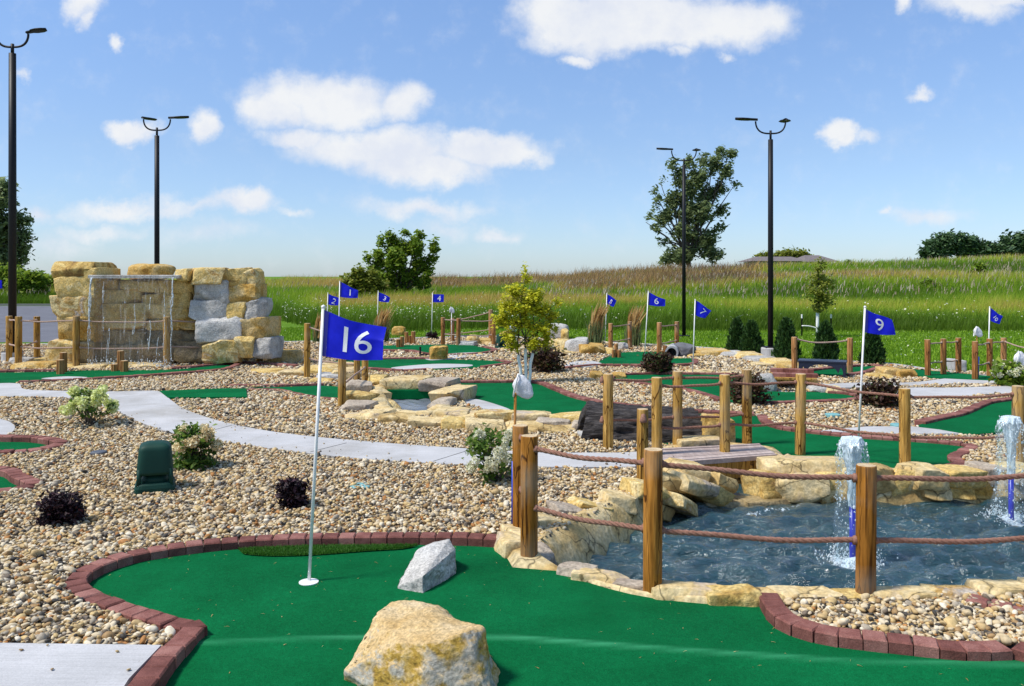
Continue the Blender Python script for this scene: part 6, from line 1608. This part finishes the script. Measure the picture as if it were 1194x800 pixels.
# green carpet bridge over the stream, raised green tee strip
def slab(label, name, pxs, z, th):
    P = np.array([G(x, y, z)[:2] for x, y in pxs]); c = P.mean(0)
    t = thing(name, label, 'putting ramp', (c[0], c[1], 0)); n = len(P)
    V = np.concatenate([np.c_[P, np.full(n, z)], np.c_[P, np.full(n, z - th)]])
    fs = [tuple(range(n)), tuple(range(2 * n - 1, n - 1, -1))] + [(i + n, (i + 1) % n + n, (i + 1) % n, i) for i in range(n)]
    mb = MB(); mb.add(V, fs); mb.build('carpeted_slab', M['carpet'], t)
slab('green carpet bridge slab crossing the rocky stream', 'carpet_bridge', [(434, 455.2), (512, 455), (516, 449.5), (438, 449.5)], .03, .125)
slab('raised green carpet tee strip with a dark side beside the path', 'carpet_ramp', [(196, 463.3), (288, 462.6), (287, 453), (262, 452.6), (186, 455.6)], .055, .10)

M['mound'] = plain('gray_mound', (.13, .13, .14), rough=.85, bump=.5, var=.3)
# culvert pipe in a dark mound
c = G(783, 418.5)
t = thing('culvert_pipe', 'short concrete culvert pipe opening in a dark rock mound', 'pipe', c)
a = np.linspace(0, 2 * np.pi, 28, endpoint=False); V = []
for r_, y in ((.098, .0), (.098, .7), (.135, .7), (.135, .0)): V.append(np.c_[c[0] + r_ * np.cos(a) + y * .25, np.full(28, c[1] + y), .12 + r_ * np.sin(a)])
i = np.arange(4 * 28).reshape(4, 28); j = np.roll(i, -1, 1); i3 = np.roll(i, -1, 0); j3 = np.roll(j, -1, 0)
mesh('pipe_ring', np.concatenate(V), np.stack([i, i3, j3, j], -1).reshape(-1, 4), M['concrete'], t, smooth=False)
MB().lathe(c + [.17, .68, .12], [(.10, 0), (.0, .001)], n=20).build('dark_bore', M['black'], t) if False else None
rock('rock_mound', c + [.30, .45, .12], (.56, .6, .30), M['mound'], t, 77, boxy=3, rough=.06)

# wooden stumps used as obstacles
def stump(label, px, by, ty, w, mat='wood_red'):
    b = G(px, by); d = b[1]; h = (by - ty) * d / F; r = w * d / F / 2
    t = thing('wood_stump', label, 'wood stump', b, 'wooden stump obstacles'); n = 14
    a = np.linspace(0, 2 * np.pi, n, endpoint=False); V = [np.c_[b[0] + q * np.cos(a), d + q * np.sin(a), np.full(n, z)] for q, z in ((r, -.02), (r, h - .008), (r * .92, h))]
    fs = [(i * n + j, i * n + (j + 1) % n, (i + 1) * n + (j + 1) % n, (i + 1) * n + j) for i in range(2) for j in range(n)]
    ms = [0] * len(fs) + [1]; fs.append(tuple(2 * n + j for j in range(n)))
    MB().add(np.concatenate(V), fs, ms).build('stump_body', [M[mat], M['wood_end']], t)
for a_ in [('shorter wood stump of the pair on the white disc', 70.5, 439.5, 419.5, 8.5), ('taller wood stump of the pair on the white disc', 74, 437.5, 411, 8), ('left short stump of the trio below the falling water', 133.5, 436, 424.5, 7.5), ('tall stump in the middle of the trio below the falling water', 140.5, 434.5, 409, 7.5), ('right squat stump of the trio below the falling water', 145, 436.5, 420.5, 8.5),
           ('front left stump of the cluster by the golden boulder', 464.5, 407.5, 395.5, 5), ('front right stump of the cluster by the golden boulder', 468.8, 407, 392.5, 5), ('tall back stump of the cluster by the golden boulder', 474, 403, 387, 4.6), ('middle stump of the cluster by the golden boulder', 477.5, 403, 391.5, 4.4), ('rightmost stump of the cluster by the golden boulder', 482, 403, 386.5, 5),
           ('tallest of the stumps by the short fence pair', 718.5, 419.5, 401, 4.6), ('left low stump by the short fence pair', 715.5, 420, 407.5, 4.4), ('right low stump by the short fence pair', 722, 420, 408, 4.6), ('tall stump beside the culvert pipe', 775.5, 417, 403, 4.6), ('low stump beside the culvert pipe', 771.8, 417.5, 408.5, 4.2)]:
    stump(*a_)
for lab, x0, x1, y in (('low timber board behind the short fence pair', 722, 738, 409.5), ('low timber board behind the culvert stumps', 777, 790, 410)):
    p, q = G(x0, y), G(x1, y); t = thing('timber_board', lab, 'timber', (p + q) / 2); MB().box((p + q) / 2 + [0, 0, .03], (q[0] - p[0], .06, .09), ch=.005).build('board', M['wood_red'], t)

# ball retrievers: net head on a stick, standing in a blue tube by a post
def retriever(label, px, by, tube_top, head, hw, d=None, tube=True, stick=None):
    b = G(px, by); d = b[1]; s = d / F
    t = thing('ball_retriever', label, 'ball retriever', b, 'white ball retrievers')
    hc = At(head[0], head[1], d)
    if tube: MB().tube([b + [0, 0, .03], At(px + .5, tube_top, d)], .014 if hw > 10 else .03, 14).build('holder_tube', M['bluetube'], t, smooth=True)
    st = stick or px
    MB().tube([b + [0, 0, 0], At(st, head[1] + hw * .3, d)], .0085, 8).build('stick', M['wood_dark'] if tube else M['pole'], t, smooth=True)
    # scoop: a bag hanging from a tilted hoop
    B_, Fb_ = ico(4); V = B_.copy()
    w = hw * s / 2; hh = hw * 1.15 * s / 2
    V = V * [w, w * .35, hh]; V[:, 0] *= 1 - .25 * np.clip(V[:, 2] / hh, -1, 1); V[:, 2] += V[:, 0] * -.35
    V += (fnoise(V / w, 1.4, 3, 3) * .10 * w)[:, None] * B_
    mesh('net_bag', V + hc, Fb_, M['net'], t, smooth=True)
    an = np.linspace(0, 2 * np.pi, 25); MB().tube(np.c_[hc[0] - w * .72 + .25 * w * np.cos(an), hc[1] + w * .45 * np.sin(an), hc[2] + hh * .12 + .98 * hh * np.cos(an + .3)], .006, 6, caps=False).build('hoop', M['pole'], t, smooth=True)
retriever('white net ball retriever in a blue tube beside the stained post', 598.5, 621, 538, (610, 451), 23, stick=601)
retriever('white net head on a stick in a blue tube by the far posts', 1139, 444, 416, (1140.5, 387), 10)
retriever('big pale net retriever standing behind the white blooming shrub', 1187, 452, 440, (1191, 420), 17, tube=False)
retriever('tiny white retriever behind the low meadow fence', 526.5, 402, 400, (527, 361.5), 6, tube=False)

# pebble-bed lids
for lab, px, py, w, mt in (('teal valve lid among the pebbles near the flag pole', 420, 567, .16, 'valve'), ('dark valve lid between lime hydrangea and speaker', 115, 527.5, .13, 'valve_g'), ('bluish lid in the pebbles before the small tunnel', 971, 483.5, .16, 'valve'), ('teal lid by the white sand triangle', 1048, 495.5, .16, 'valve')):
    c = G(px, py, .055); t = thing('valve_lid', lab, 'valve lid', c)
    MB().lathe(c, [(w * .5, -.04), (w * .5, .004), (w * .46, .010), (w * .2, .012), (.0, .012)], n=24, p=3).build('lid_disc', M[mt], t)
b = G(490, 417); t = thing('sprinkler_head', 'thin black sprinkler standing on the far pebbles', 'sprinkler', b)
MB().tube([b, b + [0, 0, .22]], .02, 8).box(b + [.06, 0, .06], (.18, .03, .03)).build('riser', M['black'], t)
c = G(1126, 437); t = thing('stone_block', 'pale concrete block between the far fence posts', 'block', c); rock('stone_body', c + [0, .3, .10], (.22, .3, .26), M['concrete'], t, 91, boxy=8, cuts=2, rough=.02)

# ------------------------------------------------------------------ meadow and lawn grass
def grassmat():
    return leafmat('meadow_grass', [(0, (.09, .16, .010)), (.30, (.17, .31, .017)), (.48, (.32, .43, .025)), (.60, (.46, .47, .06)), (.72, (.52, .36, .09)), (.84, (.50, .31, .11)), (.93, (.27, .17, .085)), (1, (.15, .095, .055))], trans=.42, patch=0.0, rough=.6)
M['grass'] = grassmat()
def field(n, d0, d1, h, w, seed, name, label):
    r_ = np.random.default_rng(seed)
    d = np.sqrt(r_.uniform(d0 ** 2, d1 ** 2, n)); b = r_.uniform(-.68, .66, n)
    y0 = np.interp(b, [-.7, -.45, -.44, -.2, -.05, .03, .12, .3, .7], [49, 49, 47, 24.0, 26, 26, 25.5, 25.0, 25.0])
    k = (d > y0 + r_.normal(0, .15, n)) & ~((b < -.285) & (d < 47.5)); d, b = d[k], b[k]; n = len(d)
    x = b * d; z = zt(x, d)
    def vn(s, o): return np.array([mn.noise(Vector((xx * s + o, yy * s * .6, o))) for xx, yy in zip(x, d)])
    n1 = vn(.12, 3.0); n2 = vn(.5, 9.0)
    tone = .26 + .16 * n1 + .16 * n2 + r_.normal(0, .09, n)
    left = 1 - sstep(.04, .16, b)
    tan_ = sstep(32.5, 34, d) * (1 - sstep(39, 42, d)) * (1 - sstep(.13, .22, b)) * sstep(-.28, -.2, b); tan_ *= .9; tone = tone * (1 - tan_) + tan_ * r_.uniform(.64, .88, n)
    reed = sstep(50, 53, d) * (.55 + .45 * sstep(-.30, -.1, b)) * left; reed = np.maximum(reed, sstep(41, 45, d + n1 * 5) * sstep(.02, .07, b) * (1 - sstep(.24, .36, b + .08 * n1)))
    reed = reed * (r_.random(n) < .85); tone = tone * (1 - reed) + reed * r_.uniform(.78, 1.0, n)
    right = sstep(.15, .3, b); tone += right * (.10 + .22 * np.sin(d * .42 + b * 5 - 1.2) + .20 * n1)
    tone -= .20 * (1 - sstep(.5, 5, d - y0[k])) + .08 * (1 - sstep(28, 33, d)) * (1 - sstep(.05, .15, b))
    hh = h * (1 + .25 * n1 + .2 * n2) * (1 + .12 * tan_) * np.where((d > y0[k] + 2) & (d < 32.5) & (b < .1), .8, 1) * (1 + .5 * reed * (n2 > .05) * r_.random(n)) * np.where(d < y0[k] + 1.0, .7, 1.0)
    wsc = w * (.6 + d / 60)
    P = np.c_[x, d, z - .03]
    V, Ft = blades(P, hh, 1.0, .45, .3, wdir=(.10, 0))
    # blade widths vary with the plant
    V = V.reshape(n, 5, 3); ctr01 = (V[:, 0] + V[:, 1]) / 2; ctr23 = (V[:, 2] + V[:, 3]) / 2
    for i0, c_ in ((0, ctr01), (1, ctr01), (2, ctr23), (3, ctr23)): V[:, i0] = c_ + (V[:, i0] - c_) * wsc[:, None]
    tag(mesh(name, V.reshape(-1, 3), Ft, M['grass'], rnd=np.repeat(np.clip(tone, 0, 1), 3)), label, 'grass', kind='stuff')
field(150000, 23.5, 38, .62, .014, 1, 'meadow_grass', 'tall green meadow grass behind the kerb')
field(170000, 38, 56, .72, .018, 2, 'meadow_grass', 'tall meadow grass and straw coloured stalks up the slope')
field(110000, 56, 74, .80, .022, 3, 'meadow_grass', 'brownish reeds and grass along the crest of the hill')
# seed heads and white meadow flowers
def specks(n, d0, d1, zlo, zhi, size, mat, bl, bh, label, name, seed):
    r_ = np.random.default_rng(seed); d = r_.uniform(d0, d1, n); b = r_.uniform(bl, bh, n); k = ~((b < -.285) & (d < 48)); d, b = d[k], b[k]; n = len(d)
    x = b * d; P = np.c_[x, d, zt(x, d) + r_.uniform(zlo, zhi, n)]
    V, Fq, rr = leafquads(P, size, elong=1.1); tag(mesh(name, V, Fq, mat, rnd=rr), label, 'flowers', kind='stuff')
specks(1700, 25, 40, .30, .66, .034, M['petal_white'], -.27, .06, 'white umbel flowers dotted through the green meadow', 'meadow_flowers', 11)
specks(500, 25.5, 36, .3, .6, .04, M['petal_white'], .06, .6, 'few white flowers in the meadow slope', 'meadow_flowers', 12)
M['seed'] = leafmat('seed_head', [(0, (.28, .2, .12)), (.5, (.42, .33, .22)), (1, (.55, .47, .36))], trans=.3)
r_ = np.random.default_rng(4)
n = 14000; d = r_.uniform(36, 73, n); b = r_.uniform(-.62, .64, n); k = (~((b < -.285) & (d < 48))) & (r_.random(n) < np.where(b > .02, .9, np.where(d > 50, .6, .15))); d, b = d[k], b[k]; n = len(d); x = b * d
V, Ft = blades(np.c_[x, d, zt(x, d) + r_.uniform(.45, .75, n)], .22, .035, .5, wdir=(.25, 0))
tag(mesh('seed_heads', V, Ft, M['seed'], rnd=np.repeat(r_.random(n), 3)), 'pale seed heads standing above the meadow grass', 'grass', kind='stuff')
# mown lawn: short blades
M['lawn_blade'] = leafmat('lawn_blade', [(0, (.11, .21, .008)), (.5, (.19, .34, .014)), (1, (.27, .42, .03))], trans=.3, patch=.2, pscale=.6)
n = 110000; d = np.sqrt(rng.uniform(14.0 ** 2, 27 ** 2, n)); b = rng.uniform(-.30, .64, n); x = b * d; Q = np.c_[x, d]
k = ~pip(Q, course); k &= pdist(Q, curb, False, cap=.5) > .09; Q = Q[k]
V, Ft = blades(np.c_[Q, zt(Q[:, 0], Q[:, 1])], .07, .022, .5); tag(mesh('lawn_grass', V, Ft, M['lawn_blade'], rnd=np.repeat(rng.random(len(Q)), 3)), 'short mown lawn grass between kerb and meadow', 'grass', kind='stuff')
n = 900; k2 = rng.choice(len(Q), n); P = np.c_[Q[k2], zt(Q[k2][:, 0], Q[k2][:, 1]) + .07]
V, Fq, rr = leafquads(P, .022, elong=1.0); tag(mesh('clover_flowers', V, Fq, M['petal_white'], rnd=rr), 'tiny white clover blossoms dotted over the lawn', 'flowers', kind='stuff')

# pebbles and clippings strayed onto the paths and greens
n = 420; k_ = []
Q = np.c_[rng.uniform(-4.5, 3.5, 60000), rng.uniform(3.2, 11, 60000)]
inp = np.zeros(len(Q), bool); dd = np.full(len(Q), .6)
for p in PATHS.values(): i_ = pip(Q, p); inp |= i_; dd = np.where(i_, pdist(Q, p, cap=.6), dd)
sel = Q[inp & (rng.random(len(Q)) < .10 * np.exp(-dd / .07))]
V, Ft, rr = stones(np.c_[sel, np.full(len(sel), .053)], .018, 1)
tag(mesh('strayed_pebbles', V, Ft, M['stone'], smooth=True, rnd=rr), 'pebbles strayed onto the edges of the concrete paths', 'gravel', kind='stuff')
sel = Q[pip(Q, polyA)][:170]
V, Ft = blades(np.c_[sel, nearz(sel) + .003], .002, .004, 14.0); tag(mesh('grass_clippings', V, Ft, M['plume'], rnd=np.repeat(rng.random(len(sel)), 3)), 'dry clippings and specks scattered over the near green', 'litter', kind='stuff')
